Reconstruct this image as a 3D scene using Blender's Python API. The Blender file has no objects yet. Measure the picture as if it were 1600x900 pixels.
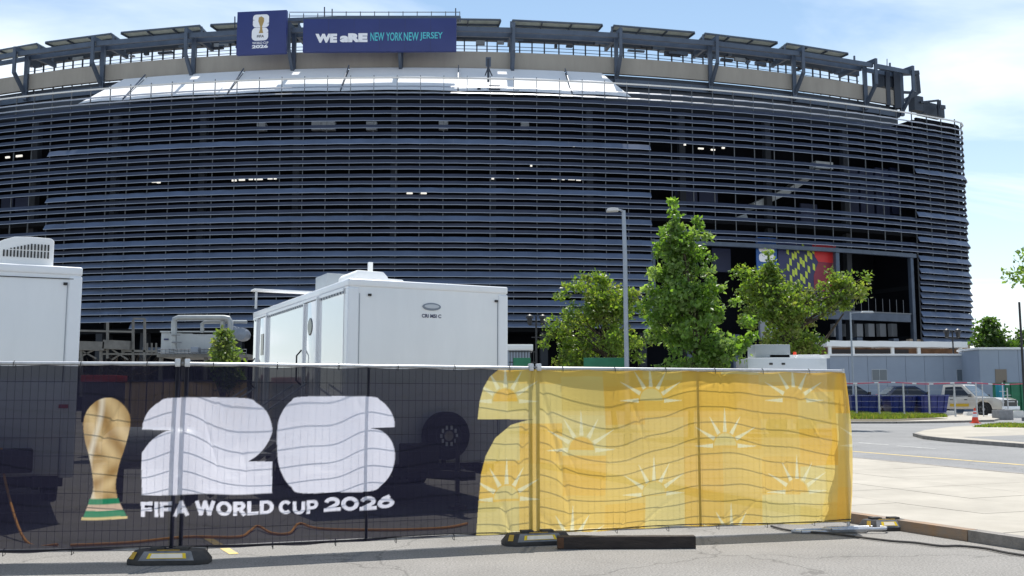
import bpy, bmesh, math, random
import numpy as np
from mathutils import Vector, Matrix, noise as mnoise
R = math.radians
sc = bpy.context.scene
COL = sc.collection
random.seed(7); np.random.seed(7)

# ------------------------------------------------------------------ camera
FPX, PITCH, CAMZ = 1583.0, math.atan(179/1583.0), 1.6
cd = bpy.data.cameras.new('camera'); cam = bpy.data.objects.new('camera', cd); COL.objects.link(cam)
cd.sensor_width = 36; cd.lens = 36*FPX/1600; cd.clip_start = .1; cd.clip_end = 6000
cam.location = (0, 0, CAMZ); cam.rotation_euler = (R(90)+PITCH, 0, 0)
sc.camera = cam

# ------------------------------------------------------------------ sky, sun, exposure
SUN_EL, SUN_AZ = 69.0, 8.0           # azimuth from +Y towards +X
w = bpy.data.worlds.new('World'); sc.world = w; w.use_nodes = True
N, L = w.node_tree.nodes, w.node_tree.links
for n in list(N): N.remove(n)
wo = N.new('ShaderNodeOutputWorld'); bg = N.new('ShaderNodeBackground'); bg.inputs['Strength'].default_value = .11
sky = N.new('ShaderNodeTexSky'); sky.sky_type = 'NISHITA'; sky.sun_disc = False
sky.sun_elevation = R(SUN_EL); sky.sun_rotation = R(SUN_AZ); sky.air_density = 1.0; sky.dust_density = .6; sky.ozone_density = .25
tc = N.new('ShaderNodeTexCoord'); sep = N.new('ShaderNodeSeparateXYZ'); L.new(tc.outputs['Generated'], sep.inputs[0])
def wm(op, a, b=None):
    n = N.new('ShaderNodeMath'); n.operation = op
    for i, v in enumerate((a, b)):
        if v is None: continue
        if isinstance(v, (int, float)): n.inputs[i].default_value = v
        else: L.new(v, n.inputs[i])
    return n.outputs[0]
zz = wm('ADD', wm('MAXIMUM', sep.outputs[2], 0.0), .10)
cmb = N.new('ShaderNodeCombineXYZ')
L.new(wm('DIVIDE', sep.outputs[0], zz), cmb.inputs[0]); L.new(wm('DIVIDE', sep.outputs[1], zz), cmb.inputs[1])
mp = N.new('ShaderNodeMapping'); mp.inputs['Scale'].default_value = (.55, 1.25, 1); mp.inputs['Rotation'].default_value = (0, 0, R(-14)); mp.inputs['Location'].default_value = (3.1, 1.7, 0)
L.new(cmb.outputs[0], mp.inputs[0])
nz = N.new('ShaderNodeTexNoise'); nz.inputs['Scale'].default_value = .62; nz.inputs['Detail'].default_value = 7; nz.inputs['Roughness'].default_value = .56; nz.inputs['Distortion'].default_value = .9
L.new(mp.outputs[0], nz.inputs['Vector'])
rp = N.new('ShaderNodeValToRGB'); rp.color_ramp.elements[0].position = .47; rp.color_ramp.elements[1].position = .74
rp.color_ramp.elements[0].color = (0, 0, 0, 1); rp.color_ramp.elements[1].color = (1, 1, 1, 1)
L.new(nz.outputs[0], rp.inputs[0])
# thin high veil, thicker towards the horizon where one looks through more of it
veil = wm('MULTIPLY', wm('POWER', wm('SUBTRACT', 1.0, wm('MAXIMUM', sep.outputs[2], 0.0)), 5.0), .62)
fac = wm('MINIMUM', wm('ADD', wm('MULTIPLY', rp.outputs[0], .80), veil), .96)
mx = N.new('ShaderNodeMixRGB'); L.new(fac, mx.inputs[0]); L.new(sky.outputs[0], mx.inputs[1]); mx.inputs[2].default_value = (9.6, 9.9, 10.2, 1)
tn = N.new('ShaderNodeMixRGB'); tn.blend_type = 'MULTIPLY'; tn.inputs[0].default_value = 1; tn.inputs[2].default_value = (.93, 1.05, 1.04, 1); L.new(sky.outputs[0], tn.inputs[1]); L.new(tn.outputs[0], mx.inputs[1])
L.new(mx.outputs[0], bg.inputs[0]); L.new(bg.outputs[0], wo.inputs[0])
sd = bpy.data.lights.new('sun', 'SUN'); sd.energy = 4.8; sd.angle = R(.5); sd.color = (1, .955, .88)
so = bpy.data.objects.new('sun', sd); COL.objects.link(so)
sdir = Vector((math.sin(R(SUN_AZ))*math.cos(R(SUN_EL)), math.cos(R(SUN_AZ))*math.cos(R(SUN_EL)), math.sin(R(SUN_EL))))
so.rotation_euler = sdir.to_track_quat('Z', 'Y').to_euler(); so.location = sdir*300
vs = sc.view_settings; vs.view_transform = 'Standard'; vs.look = 'None'; vs.gamma = 1; vs.use_curve_mapping = False
vs.exposure = .45
sc.render.engine = 'CYCLES'; sc.cycles.use_denoising = True; sc.cycles.max_bounces = 8; sc.cycles.transparent_max_bounces = 16

# ------------------------------------------------------------------ measuring helpers
cp, sp = math.cos(PITCH), math.sin(PITCH)
def ray(x, y):
    dx, dy = (x-800)/FPX, (450-y)/FPX
    return dx, cp-dy*sp, sp+dy*cp
def at(x, y, Y):
    r = ray(x, y); t = Y/r[1]; return Vector((r[0]*t, Y, CAMZ+r[2]*t))
def g(Y): return 0.0 if Y < 15 else (.8*(Y-15)/45 if Y < 60 else .8)
def gnd(x, y, off=0.0):
    r = ray(x, y); Y = 10.0
    for _ in range(80):
        Yn = (CAMZ-g(Y)-off)/max(1e-4, -r[2])*r[1]; Y = Y*.6+Yn*.4 if Yn < 300 else 200
    return Vector((r[0]/r[1]*Y, Y, g(Y)+off))
SCX, SCY, SR = -12.3, 246.3, 141.0
def cyl(x, y, off):
    r = ray(x, y); a = r[0]**2+r[1]**2; b = -2*(r[0]*SCX+r[1]*SCY); c = SCX**2+SCY**2-(SR+off)**2
    t = (-b-math.sqrt(max(0, b*b-4*a*c)))/(2*a)
    X, Y = r[0]*t, r[1]*t
    return SR*math.atan2(X-SCX, SCY-Y), CAMZ+r[2]*t      # s along the facade, height

# ------------------------------------------------------------------ materials
MATS = {}
def mat(name, col, rough=.6, metal=0, var=0, scale=5, bump=0, bscale=40, coat=0, emit=0, spec=.5, dirt=None, vscale=None):
    if name in MATS: return MATS[name]
    m = bpy.data.materials.new(name); m.use_nodes = True; MATS[name] = m
    n, l = m.node_tree.nodes, m.node_tree.links; b = n['Principled BSDF']
    b.inputs['Base Color'].default_value = (*col, 1); b.inputs['Roughness'].default_value = rough; b.inputs['Metallic'].default_value = metal
    b.inputs['Specular IOR Level'].default_value = spec
    if coat: b.inputs['Coat Weight'].default_value = coat; b.inputs['Coat Roughness'].default_value = .04
    if emit: b.inputs['Emission Color'].default_value = (*col, 1); b.inputs['Emission Strength'].default_value = emit
    t = n.new('ShaderNodeTexCoord')
    src = t.outputs['Object']
    if vscale:
        mpn = n.new('ShaderNodeMapping'); mpn.inputs['Scale'].default_value = vscale; l.new(src, mpn.inputs[0]); src = mpn.outputs[0]
    if var:
        a = n.new('ShaderNodeTexNoise'); a.inputs['Scale'].default_value = scale; a.inputs['Detail'].default_value = 6; a.inputs['Roughness'].default_value = .65; l.new(src, a.inputs['Vector'])
        r_ = n.new('ShaderNodeValToRGB'); d = dirt or tuple(c*(1-var) for c in col)
        r_.color_ramp.elements[0].position = .32; r_.color_ramp.elements[1].position = .68
        r_.color_ramp.elements[0].color = (*d, 1); r_.color_ramp.elements[1].color = (*[min(1, c*(1+var*.5)) for c in col], 1)
        l.new(a.outputs[0], r_.inputs[0]); l.new(r_.outputs[0], b.inputs['Base Color'])
        q = n.new('ShaderNodeMapRange'); q.inputs['To Min'].default_value = min(1, rough*1.25); q.inputs['To Max'].default_value = rough*.8
        l.new(a.outputs[0], q.inputs[0]); l.new(q.outputs[0], b.inputs['Roughness'])
    if bump:
        a2 = n.new('ShaderNodeTexNoise'); a2.inputs['Scale'].default_value = bscale; a2.inputs['Detail'].default_value = 5; l.new(src, a2.inputs['Vector'])
        bb = n.new('ShaderNodeBump'); bb.inputs['Strength'].default_value = bump; bb.inputs['Distance'].default_value = .02; l.new(a2.outputs[0], bb.inputs['Height']); l.new(bb.outputs[0], b.inputs['Normal'])
    return m
def asphalt(name, c0, c1, speck, crack=.5):
    m = bpy.data.materials.new(name); m.use_nodes = True; n, l = m.node_tree.nodes, m.node_tree.links; b = n['Principled BSDF']
    t = n.new('ShaderNodeTexCoord')
    a = n.new('ShaderNodeTexNoise'); a.inputs['Scale'].default_value = .45; a.inputs['Detail'].default_value = 8; a.inputs['Roughness'].default_value = .62; l.new(t.outputs['Object'], a.inputs['Vector'])
    r1 = n.new('ShaderNodeValToRGB'); r1.color_ramp.elements[0].position = .3; r1.color_ramp.elements[1].position = .7
    r1.color_ramp.elements[0].color = (*c0, 1); r1.color_ramp.elements[1].color = (*c1, 1); l.new(a.outputs[0], r1.inputs[0])
    s = n.new('ShaderNodeTexNoise'); s.inputs['Scale'].default_value = 46; s.inputs['Detail'].default_value = 3; s.inputs['Roughness'].default_value = .8; l.new(t.outputs['Object'], s.inputs['Vector'])
    r2 = n.new('ShaderNodeValToRGB'); r2.color_ramp.elements[0].position = .33; r2.color_ramp.elements[1].position = .67
    r2.color_ramp.elements[0].color = (1-speck, 1-speck, 1-speck, 1); r2.color_ramp.elements[1].color = (1+speck, 1+speck, 1+speck*.95, 1); l.new(s.outputs[0], r2.inputs[0])
    mm = n.new('ShaderNodeMixRGB'); mm.blend_type = 'MULTIPLY'; mm.inputs[0].default_value = 1; l.new(r1.outputs[0], mm.inputs[1]); l.new(r2.outputs[0], mm.inputs[2])
    # old hairline cracks and tar wear
    v = n.new('ShaderNodeTexVoronoi'); v.feature = 'DISTANCE_TO_EDGE'; v.inputs['Scale'].default_value = .33
    dn = n.new('ShaderNodeTexNoise'); dn.inputs['Scale'].default_value = 2.2; dn.inputs['Detail'].default_value = 5; l.new(t.outputs['Object'], dn.inputs['Vector'])
    ad = n.new('ShaderNodeMixRGB'); ad.blend_type = 'ADD'; ad.inputs[0].default_value = .55; l.new(t.outputs['Object'], ad.inputs[1]); l.new(dn.outputs[1], ad.inputs[2]); l.new(ad.outputs[0], v.inputs['Vector'])
    rc = n.new('ShaderNodeValToRGB'); rc.color_ramp.elements[0].position = .001; rc.color_ramp.elements[1].position = .006
    rc.color_ramp.elements[0].color = (1-crack, 1-crack, 1-crack, 1); rc.color_ramp.elements[1].color = (1, 1, 1, 1); l.new(v.outputs[0], rc.inputs[0])
    m3 = n.new('ShaderNodeMixRGB'); m3.blend_type = 'MULTIPLY'; m3.inputs[0].default_value = 1; l.new(mm.outputs[0], m3.inputs[1]); l.new(rc.outputs[0], m3.inputs[2])
    st = n.new('ShaderNodeTexNoise'); st.inputs['Scale'].default_value = 1.1; st.inputs['Detail'].default_value = 9; st.inputs['Roughness'].default_value = .7; st.inputs['Distortion'].default_value = .6; l.new(t.outputs['Object'], st.inputs['Vector'])
    rs = n.new('ShaderNodeValToRGB'); rs.color_ramp.elements[0].position = .60; rs.color_ramp.elements[1].position = .72; rs.color_ramp.elements[0].color = (1, 1, 1, 1); rs.color_ramp.elements[1].color = (.80, .79, .78, 1); l.new(st.outputs[0], rs.inputs[0])
    m4 = n.new('ShaderNodeMixRGB'); m4.blend_type = 'MULTIPLY'; m4.inputs[0].default_value = 1; l.new(m3.outputs[0], m4.inputs[1]); l.new(rs.outputs[0], m4.inputs[2])
    l.new(m4.outputs[0], b.inputs['Base Color']); b.inputs['Roughness'].default_value = .9; b.inputs['Specular IOR Level'].default_value = .25
    bb = n.new('ShaderNodeBump'); bb.inputs['Strength'].default_value = .5; bb.inputs['Distance'].default_value = .006; l.new(s.outputs[0], bb.inputs['Height']); l.new(bb.outputs[0], b.inputs['Normal'])
    MATS[name] = m; return m

# ------------------------------------------------------------------ mesh helpers
class MB:
    def __init__(s): s.v, s.f = [], []
    def add(s, vs, fs):
        k = len(s.v); s.v += [tuple(p) for p in vs]; s.f += [tuple(i+k for i in f) for f in fs]; return s
    def box(s, c, d, rz=0, tap=1.0):
        cx, cy, cz = c; a, b, h = d[0]/2, d[1]/2, d[2]/2; co, si = math.cos(rz), math.sin(rz); P = []
        for z, k in ((-h, 1), (h, tap)):
            for x, y in ((-a, -b), (a, -b), (a, b), (-a, b)):
                x, y = x*k, y*k; P.append((cx+x*co-y*si, cy+x*si+y*co, cz+z))
        return s.add(P, [(3, 2, 1, 0), (4, 5, 6, 7), (0, 1, 5, 4), (1, 2, 6, 5), (2, 3, 7, 6), (3, 0, 4, 7)])
    def bar(s, a, b, wd, ht=None, up=(0, 0, 1)):
        a, b = Vector(a), Vector(b); d = (b-a).normalized(); u = Vector(up)
        if abs(d.dot(u)) > .97: u = Vector((0, 1, 0))
        x = d.cross(u).normalized()*(wd/2); y = x.cross(d).normalized()*((ht or wd)/2)
        P = [q+i*x+j*y for q in (a, b) for i, j in ((-1, -1), (1, -1), (1, 1), (-1, 1))]
        return s.add(P, [(3, 2, 1, 0), (4, 5, 6, 7), (0, 1, 5, 4), (1, 2, 6, 5), (2, 3, 7, 6), (3, 0, 4, 7)])
    def tube(s, pts, r, n=8, cap=True):
        pts = [Vector(p) for p in pts]; rs = r if isinstance(r, (list, tuple)) else [r]*len(pts); P = []; pu = None
        for i, p in enumerate(pts):
            d = (pts[min(i+1, len(pts)-1)]-pts[max(i-1, 0)]).normalized()
            if pu is None: pu = Vector((0, 0, 1)) if abs(d.z) < .9 else Vector((1, 0, 0))
            x = d.cross(pu).normalized(); y = x.cross(d).normalized(); pu = y
            P += [p+(x*math.cos(t)+y*math.sin(t))*rs[i] for t in [2*math.pi*k/n for k in range(n)]]
        F = [(i*n+k, i*n+(k+1) % n, (i+1)*n+(k+1) % n, (i+1)*n+k) for i in range(len(pts)-1) for k in range(n)]
        if cap: F += [tuple(range(n))[::-1], tuple((len(pts)-1)*n+k for k in range(n))]
        return s.add(P, F)
    def lathe(s, prof, c, axis='z', n=20):
        P = []
        for r, h in prof:
            for k in range(n):
                t = 2*math.pi*k/n; a, b = r*math.cos(t), r*math.sin(t)
                P.append((c[0]+a, c[1]+b, c[2]+h) if axis == 'z' else ((c[0]+a, c[1]+h, c[2]+b) if axis == 'y' else (c[0]+h, c[1]+a, c[2]+b)))
        m = len(prof)
        F = [(i*n+k, i*n+(k+1) % n, (i+1)*n+(k+1) % n, (i+1)*n+k) for i in range(m-1) for k in range(n)]
        F += [tuple(range(n))[::-1], tuple((m-1)*n+k for k in range(n))]
        return s.add(P, F)
    def prism(s, poly, o, ux, uz, th):
        """polygon in the plane (ux,uz) at o, given thickness along th (vector)"""
        o, ux, uz, th = Vector(o), Vector(ux), Vector(uz), Vector(th); n = len(poly)
        P = [o+ux*a+uz*b for a, b in poly]; P += [p+th for p in P]
        return s.add(P, [tuple(range(n)), tuple(range(2*n-1, n-1, -1))]+[(i, i+n, (i+1) % n+n, (i+1) % n) for i in range(n)])
    def build(s, name, m, parent=None, bevel=0, smooth=False, seg=2, auto=False):
        me = bpy.data.meshes.new(name); me.from_pydata(s.v, [], s.f)
        bm = bmesh.new(); bm.from_mesh(me)
        if bevel:
            bmesh.ops.remove_doubles(bm, verts=bm.verts, dist=1e-5)
            bmesh.ops.bevel(bm, geom=[e for e in bm.edges if e.calc_face_angle(0) > .5], offset=bevel, segments=seg, affect='EDGES', profile=.6)
        bmesh.ops.recalc_face_normals(bm, faces=bm.faces); bm.to_mesh(me); bm.free()
        me.materials.append(MATS[m] if isinstance(m, str) else m)
        if smooth or bevel:
            me.polygons.foreach_set('use_smooth', [True]*len(me.polygons))
            me.set_sharp_from_angle(angle=R(38))
        ob = bpy.data.objects.new(name, me); COL.objects.link(ob)
        if parent: link(ob, parent)
        return ob
def link(ob, parent):
    ob.parent = parent
    if parent.get('world_parts'): ob.location = -Vector(parent.location)
def tag(o, label=None, cat=None, group=None, kind=None):
    for k, v in (('label', label), ('category', cat), ('group', group), ('kind', kind)):
        if v: o[k] = v
    return o
def thing(name, label, cat, loc=(0, 0, 0), rz=0, group=None, world=False):
    o = bpy.data.objects.new(name, None); COL.objects.link(o); o.location = loc; o.rotation_euler = (0, 0, rz); o.empty_display_size = .2
    if world: o['world_parts'] = 1
    return tag(o, label, cat, group)
def text_tris(body, bold=0.0, spacing=1.0):
    cu = bpy.data.curves.new('t', 'FONT'); cu.body = body; cu.offset = bold; cu.space_character = spacing; cu.resolution_u = 4
    ob = bpy.data.objects.new('t', cu); COL.objects.link(ob); dg = bpy.context.evaluated_depsgraph_get(); dg.update()
    me = bpy.data.meshes.new_from_object(ob.evaluated_get(dg)); me.calc_loop_triangles()
    v = np.array([(p.co.x, p.co.y) for p in me.vertices]); t = np.array([tuple(q.vertices) for q in me.loop_triangles])
    bpy.data.objects.remove(ob); bpy.data.curves.remove(cu); bpy.data.meshes.remove(me)
    lo, hi = v.min(0), v.max(0); return (v-lo)/(hi-lo), t
def lettering(body, o, ux, uz, out, wd, ht, m, parent, bold=0.0, name='lettering', spacing=1.0):
    v, t = text_tris(body, bold, spacing); o, ux, uz, out = Vector(o), Vector(ux), Vector(uz), Vector(out)
    b = MB(); b.add([o+ux*(a*wd)+uz*(c*ht)+out for a, c in v], [tuple(int(i) for i in q) for q in t])
    return b.build(name, m, parent)
def ground_sheet(name, pts, m, off, kind='structure', parent=None, thick=0):
    """polygon on the sloping ground, cut along the slope breaks"""
    bm = bmesh.new(); f = bm.faces.new([bm.verts.new((p[0], p[1], 0)) for p in pts])
    for Yc in (15, 60): bmesh.ops.bisect_plane(bm, geom=bm.verts[:]+bm.edges[:]+bm.faces[:], plane_co=(0, Yc, 0), plane_no=(0, 1, 0))
    if thick:
        ex = bmesh.ops.extrude_face_region(bm, geom=bm.faces[:]); top = {v for v in ex['geom'] if isinstance(v, bmesh.types.BMVert)}
        for v in bm.verts: v.co.z = g(v.co.y)+(off if v in top else off-thick)
    else:
        for v in bm.verts: v.co.z = g(v.co.y)+off
    bmesh.ops.recalc_face_normals(bm, faces=bm.faces)
    if not thick and bm.faces[:][0].normal.z < 0: bmesh.ops.reverse_faces(bm, faces=bm.faces)
    me = bpy.data.meshes.new(name); bm.to_mesh(me); bm.free(); me.materials.append(MATS[m])
    o = bpy.data.objects.new(name, me); COL.objects.link(o)
    if parent: link(o, parent)
    elif kind: o['kind'] = kind
    return o

# ------------------------------------------------------------------ material list
asphalt('lot_asphalt', (.185, .178, .170), (.248, .239, .229), .46, .40)
asphalt('road_asphalt', (.19, .192, .196), (.245, .246, .25), .3, .25)
mat('concrete_walk', (.365, .338, .29), .9, var=.16, scale=.8, bump=.25, bscale=70)
mat('concrete_kerb', (.23, .215, .20), .9, var=.3, scale=6, bump=.4, bscale=50)
mat('far_kerb', (.30, .29, .28), .9, var=.25, scale=4)
mat('joint_dirt', (.30, .28, .25), .95, var=.2)
mat('kerb_brown', (.24, .15, .085), .9, var=.4, scale=3, dirt=(.21, .19, .17), bump=.4, bscale=50)  # orange-brown mottled with grey, used on one near-side kerb stone
mat('soil', (.10, .085, .05), .95, var=.3)
mat('yellow_paint', (.62, .44, .12), .8, var=.3, scale=9, dirt=(.36, .32, .22))
mat('white_paint_line', (.55, .55, .53), .85, var=.3, scale=7, dirt=(.3, .3, .3))
mat('louver_steel', (.058, .066, .098), .36, .5, var=.22, scale=.35, spec=.5)
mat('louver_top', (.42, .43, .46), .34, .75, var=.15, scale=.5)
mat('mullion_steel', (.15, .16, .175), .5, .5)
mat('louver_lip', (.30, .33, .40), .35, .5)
mat('louver_deep', (.14, .172, .245), .32, .45, var=.2, scale=.35)
mat('rail_white', (.72, .71, .69), .5)
mat('steel_blue', (.075, .10, .145), .45, .2, var=.2, scale=.8)
mat('steel_dark', (.035, .045, .065), .55, .2)
mat('interior_dark', (.006, .007, .011), .9, var=.4, scale=.2, spec=.1)  # near-black here, slab and column too: concourse shade put into the colour
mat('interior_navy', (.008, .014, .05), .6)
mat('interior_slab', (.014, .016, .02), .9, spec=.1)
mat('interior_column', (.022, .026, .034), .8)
mat('interior_grey', (.30, .32, .35), .6)
mat('stair_pale', (.42, .45, .47), .6)
mat('precast', (.335, .31, .275), .85, var=.12, scale=.5, vscale=(1, 1, .25), bump=.1, bscale=8)
mat('canopy_white', (.74, .75, .77), .8, var=.03, scale=.4)
mat('solar_under', (.50, .56, .52), .4, var=.2, scale=1.2)
mat('solar_top', (.02, .025, .05), .15)
mat('sign_blue', (.020, .034, .165), .45, var=.08, scale=.3)
mat('sign_white', (.84, .85, .90), .5)
mat('sign_teal', (.08, .52, .60), .5)
mat('sign_gold', (.40, .27, .09), .45)
mat('mural_blue', (.02, .10, .34), .5, var=.3, scale=.6)
mat('mural_navy', (.025, .03, .10), .5)
mat('mural_lime', (.50, .60, .06), .5)
mat('mural_red', (.55, .02, .025), .5)
mat('mural_maroon', (.22, .018, .04), .5, var=.15, scale=1)
mat('lamp_glow', (1, .95, .85), .5, emit=.6)
mat('base_concrete', (.42, .33, .25), .85, var=.15, scale=.4)
mat('galv', (.52, .53, .55), .42, .7, var=.2, scale=12)
mat('galv_dark', (.16, .17, .19), .5, .5)
mat('wire', (.16, .16, .17), .5, .4)
mat('rubber', (.018, .018, .02), .75, var=.4, scale=9, dirt=(.06, .055, .05))
mat('rubber_grey', (.20, .20, .205), .8, var=.3, scale=10)
mat('reflector_yellow', (.80, .55, .02), .35)
mat('reflector_white', (.82, .72, .58), .3)
mat('label_amber', (.50, .30, .03), .5)
mat('timber', (.030, .022, .019), .8, var=.6, scale=3, vscale=(1, 6, 6), bump=.6, bscale=20, dirt=(.018, .014, .013))
mat('timber_rust', (.10, .045, .02), .8, var=.4, scale=12)
mat('trailer_white', (.75, .765, .78), .16, coat=.6, var=.05, scale=2.2, vscale=(1, 1, .22))
mat('trailer_trim', (.78, .80, .83), .25, var=.03, scale=2)
mat('trailer_side', (.80, .81, .82), .05, coat=1.0)
mat('plastic_white', (.84, .84, .83), .4)
mat('black_part', (.015, .015, .017), .5)
mat('dark_glass', (.02, .022, .028), .08)
mat('decal_navy', (.03, .035, .10), .5)
mat('decal_grey', (.18, .21, .26), .35, .3)
mat('decal_silver', (.40, .43, .48), .3, .4)
mat('chassis', (.03, .03, .033), .6)
mat('tyre', (.016, .016, .017), .85, var=.3, scale=20)
mat('rim', (.35, .35, .36), .35, .8)
mat('orange_cord', (.85, .38, .06), .6)
mat('tan_board', (.58, .40, .19), .8, var=.25, scale=1.5, vscale=(4, 4, .4))
mat('red_paint', (.42, .03, .025), .5)
mat('green_paint', (.01, .16, .075), .5, var=.2, scale=2)
mat('teal_paint', (.01, .22, .30), .5)
mat('unit_white', (.40, .43, .45), .5, var=.08, scale=1.5)
mat('pipe_grey', (.32, .34, .35), .4, .3, var=.15, scale=3)
mat('rack_grey', (.15, .145, .135), .6, var=.3, scale=2)
mat('office_wall', (.27, .315, .39), .7, var=.06, scale=.5)
mat('office_trim', (.70, .71, .72), .6)
mat('office_glass', (.10, .125, .15), .12)
mat('door_brown', (.20, .165, .13), .6)
mat('brown_clad', (.17, .085, .04), .7, var=.5, scale=1.5)
mat('blue_bin', (.012, .028, .20), .4, var=.25, scale=2)
mat('car_navy', (.012, .018, .05), .12, coat=1)
mat('car_black', (.010, .011, .014), .12, coat=1)
mat('truck_white', (.50, .47, .42), .2, coat=.8, var=.05, scale=2)
mat('truck_yellow', (.55, .36, .03), .4)
mat('hazard_red', (.5, .03, .03), .5)
mat('head_lamp', (.6, .62, .64), .1)
mat('cone_orange', (.75, .06, .015), .5)
mat('tape_red', (.50, .08, .14), .5)
mat('tape_white', (.75, .72, .73), .5)
mat('block_white', (.66, .65, .62), .8, var=.15, scale=4)
mat('block_grey', (.25, .25, .255), .8, var=.2, scale=5)
mat('bark', (.07, .052, .038), .9, var=.4, scale=6, bump=.6, bscale=18)
mat('lamp_pole', (.30, .335, .385), .4, .4, var=.1, scale=2)
mat('lamp_head', (.52, .53, .54), .45)
def leaf_mat(name, tr=.52):
    m = bpy.data.materials.new(name); m.use_nodes = True; MATS[name] = m; n, l = m.node_tree.nodes, m.node_tree.links
    b = n['Principled BSDF']; a = n.new('ShaderNodeAttribute'); a.attribute_name = 'leaf'; l.new(a.outputs[0], b.inputs['Base Color'])
    b.inputs['Roughness'].default_value = .38; b.inputs['Specular IOR Level'].default_value = .5
    t = n.new('ShaderNodeBsdfTranslucent'); hs = n.new('ShaderNodeMixRGB'); hs.blend_type = 'MULTIPLY'; hs.inputs[0].default_value = 1; hs.inputs[2].default_value = (1.5, 1.6, .55, 1)
    l.new(a.outputs[0], hs.inputs[1]); l.new(hs.outputs[0], t.inputs[0])
    x = n.new('ShaderNodeMixShader'); x.inputs[0].default_value = tr; l.new(b.outputs[0], x.inputs[1]); l.new(t.outputs[0], x.inputs[2]); l.new(x.outputs[0], n['Material Output'].inputs[0])
leaf_mat('leaf_mat')
# ================================================================== GROUND
bm = bmesh.new()
ys = [-60, 8, 15, 30, 45, 60, 150, 800, 4500]; xs = [-4500, -400, -60, 0, 60, 400, 4500]
vv = [[bm.verts.new((x, y, g(y))) for x in xs] for y in ys]
for j in range(len(ys)-1):
    for i in range(len(xs)-1): bm.faces.new((vv[j][i], vv[j][i+1], vv[j+1][i+1], vv[j+1][i]))
me = bpy.data.meshes.new('ground'); bm.to_mesh(me); bm.free(); me.materials.append(MATS['lot_asphalt'])
gr = bpy.data.objects.new('ground', me); COL.objects.link(gr); gr['kind'] = 'structure'
KD = Vector((-.388, .9217, 0)).normalized(); KN = Vector((KD.y, -KD.x, 0)); K0 = Vector((5.57, 11.28, 0))
def kw(t, n): q = K0+KD*t+KN*n; return (q.x, q.y)
ground_sheet('road', [kw(-40, 7.46), kw(60, 7.46), kw(60, 60), kw(-40, 60)], 'road_asphalt', .004)
walk = ground_sheet('sidewalk', [kw(-9, .05), kw(13, .05), kw(13, 7.4), kw(-9, 7.4)], 'joint_dirt', .121)
T0 = -9.0
for i in range(14):
    for j in range(5):
        a0, b0 = T0+i*1.57+.006, .172+j*1.45
        ground_sheet('paving_slab', [kw(a0, b0), kw(a0+1.556, b0), kw(a0+1.556, b0+1.437), kw(a0, b0+1.437)], 'concrete_walk', .13+random.uniform(-.002, .003), parent=walk, thick=.06)
for i in range(9):
    a0 = -9+i*2.44
    for n0 in (0, 7.425):
        ground_sheet('kerb_stone', [kw(a0+.008, n0), kw(a0+2.432, n0), kw(a0+2.432, n0+.165), kw(a0+.008, n0+.165)], 'concrete_kerb' if not (n0 == 0 and i == 4) else 'kerb_brown', .132, parent=walk, thick=.16)
def line_strip(name, p, q, wd, m, off, kind='structure'):
    p, q = Vector((p[0], p[1], 0)), Vector((q[0], q[1], 0)); d = (q-p).normalized(); s_ = Vector((-d.y, d.x, 0))*wd/2
    return ground_sheet(name, [tuple(p+s_)[:2], tuple(q+s_)[:2], tuple(q-s_)[:2], tuple(p-s_)[:2]], m, off, kind)
ya, yb = gnd(1600, 727), gnd(1325, 705); dd = yb-ya
line_strip('road_marking', ya-dd*1.2, yb+dd*2.5, .16, 'yellow_paint', .008)
for a0, a1 in (((1342, 692), (1388, 695.5)), ((1402, 697), (1462, 701.5))):
    line_strip('road_marking', gnd(*a0), gnd(*a1), .11, 'white_paint_line', .008)
line_strip('road_marking', gnd(322, 840), gnd(366, 866), .10, 'yellow_paint', .004)
# traffic islands
isl = ground_sheet('traffic_island', [gnd(*q)[:2] for q in ((1240, 662), (1400, 662), (1500, 660.5), (1552, 659), (1575, 653), (1560, 649.5), (1240, 647.5))], 'concrete_walk', .10, thick=.14)
pen = ground_sheet('traffic_island', [gnd(*q)[:2] for q in ((1429, 682), (1445, 686.5), (1480, 690.5), (1600, 700), (1720, 709), (1720, 667), (1560, 667), (1490, 671), (1445, 677))], 'concrete_walk', .12, thick=.15)
def kerb_run(pts, parent, top, thick):
    for a, b in zip(pts[:-1], pts[1:]):
        a, b = Vector((a[0], a[1], 0)), Vector((b[0], b[1], 0)); n = max(1, round((b-a).length/3.0)); d = (b-a).normalized(); s_ = Vector((d.y, -d.x, 0))
        for k in range(n):
            p, q = a.lerp(b, k/n)+d*.01, a.lerp(b, (k+1)/n)-d*.01
            ground_sheet('kerb_stone', [tuple(p+s_*.06)[:2], tuple(q+s_*.06)[:2], tuple(q-s_*.10)[:2], tuple(p-s_*.10)[:2]], 'concrete_kerb', top, parent=parent, thick=thick)
kerb_run([gnd(*q) for q in ((1240, 662), (1400, 662), (1500, 660.5), (1552, 659))], isl, .104, .15)
kerb_run([gnd(*q) for q in ((1429, 682), (1445, 686.5), (1480, 690.5), (1600, 700), (1720, 709))], pen, .124, .15)
ground_sheet('asphalt_patch', [gnd(*q, off=.12)[:2] for q in ((1505, 683), (1600, 691), (1700, 698), (1700, 681), (1600, 680))], 'road_asphalt', .125)
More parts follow.
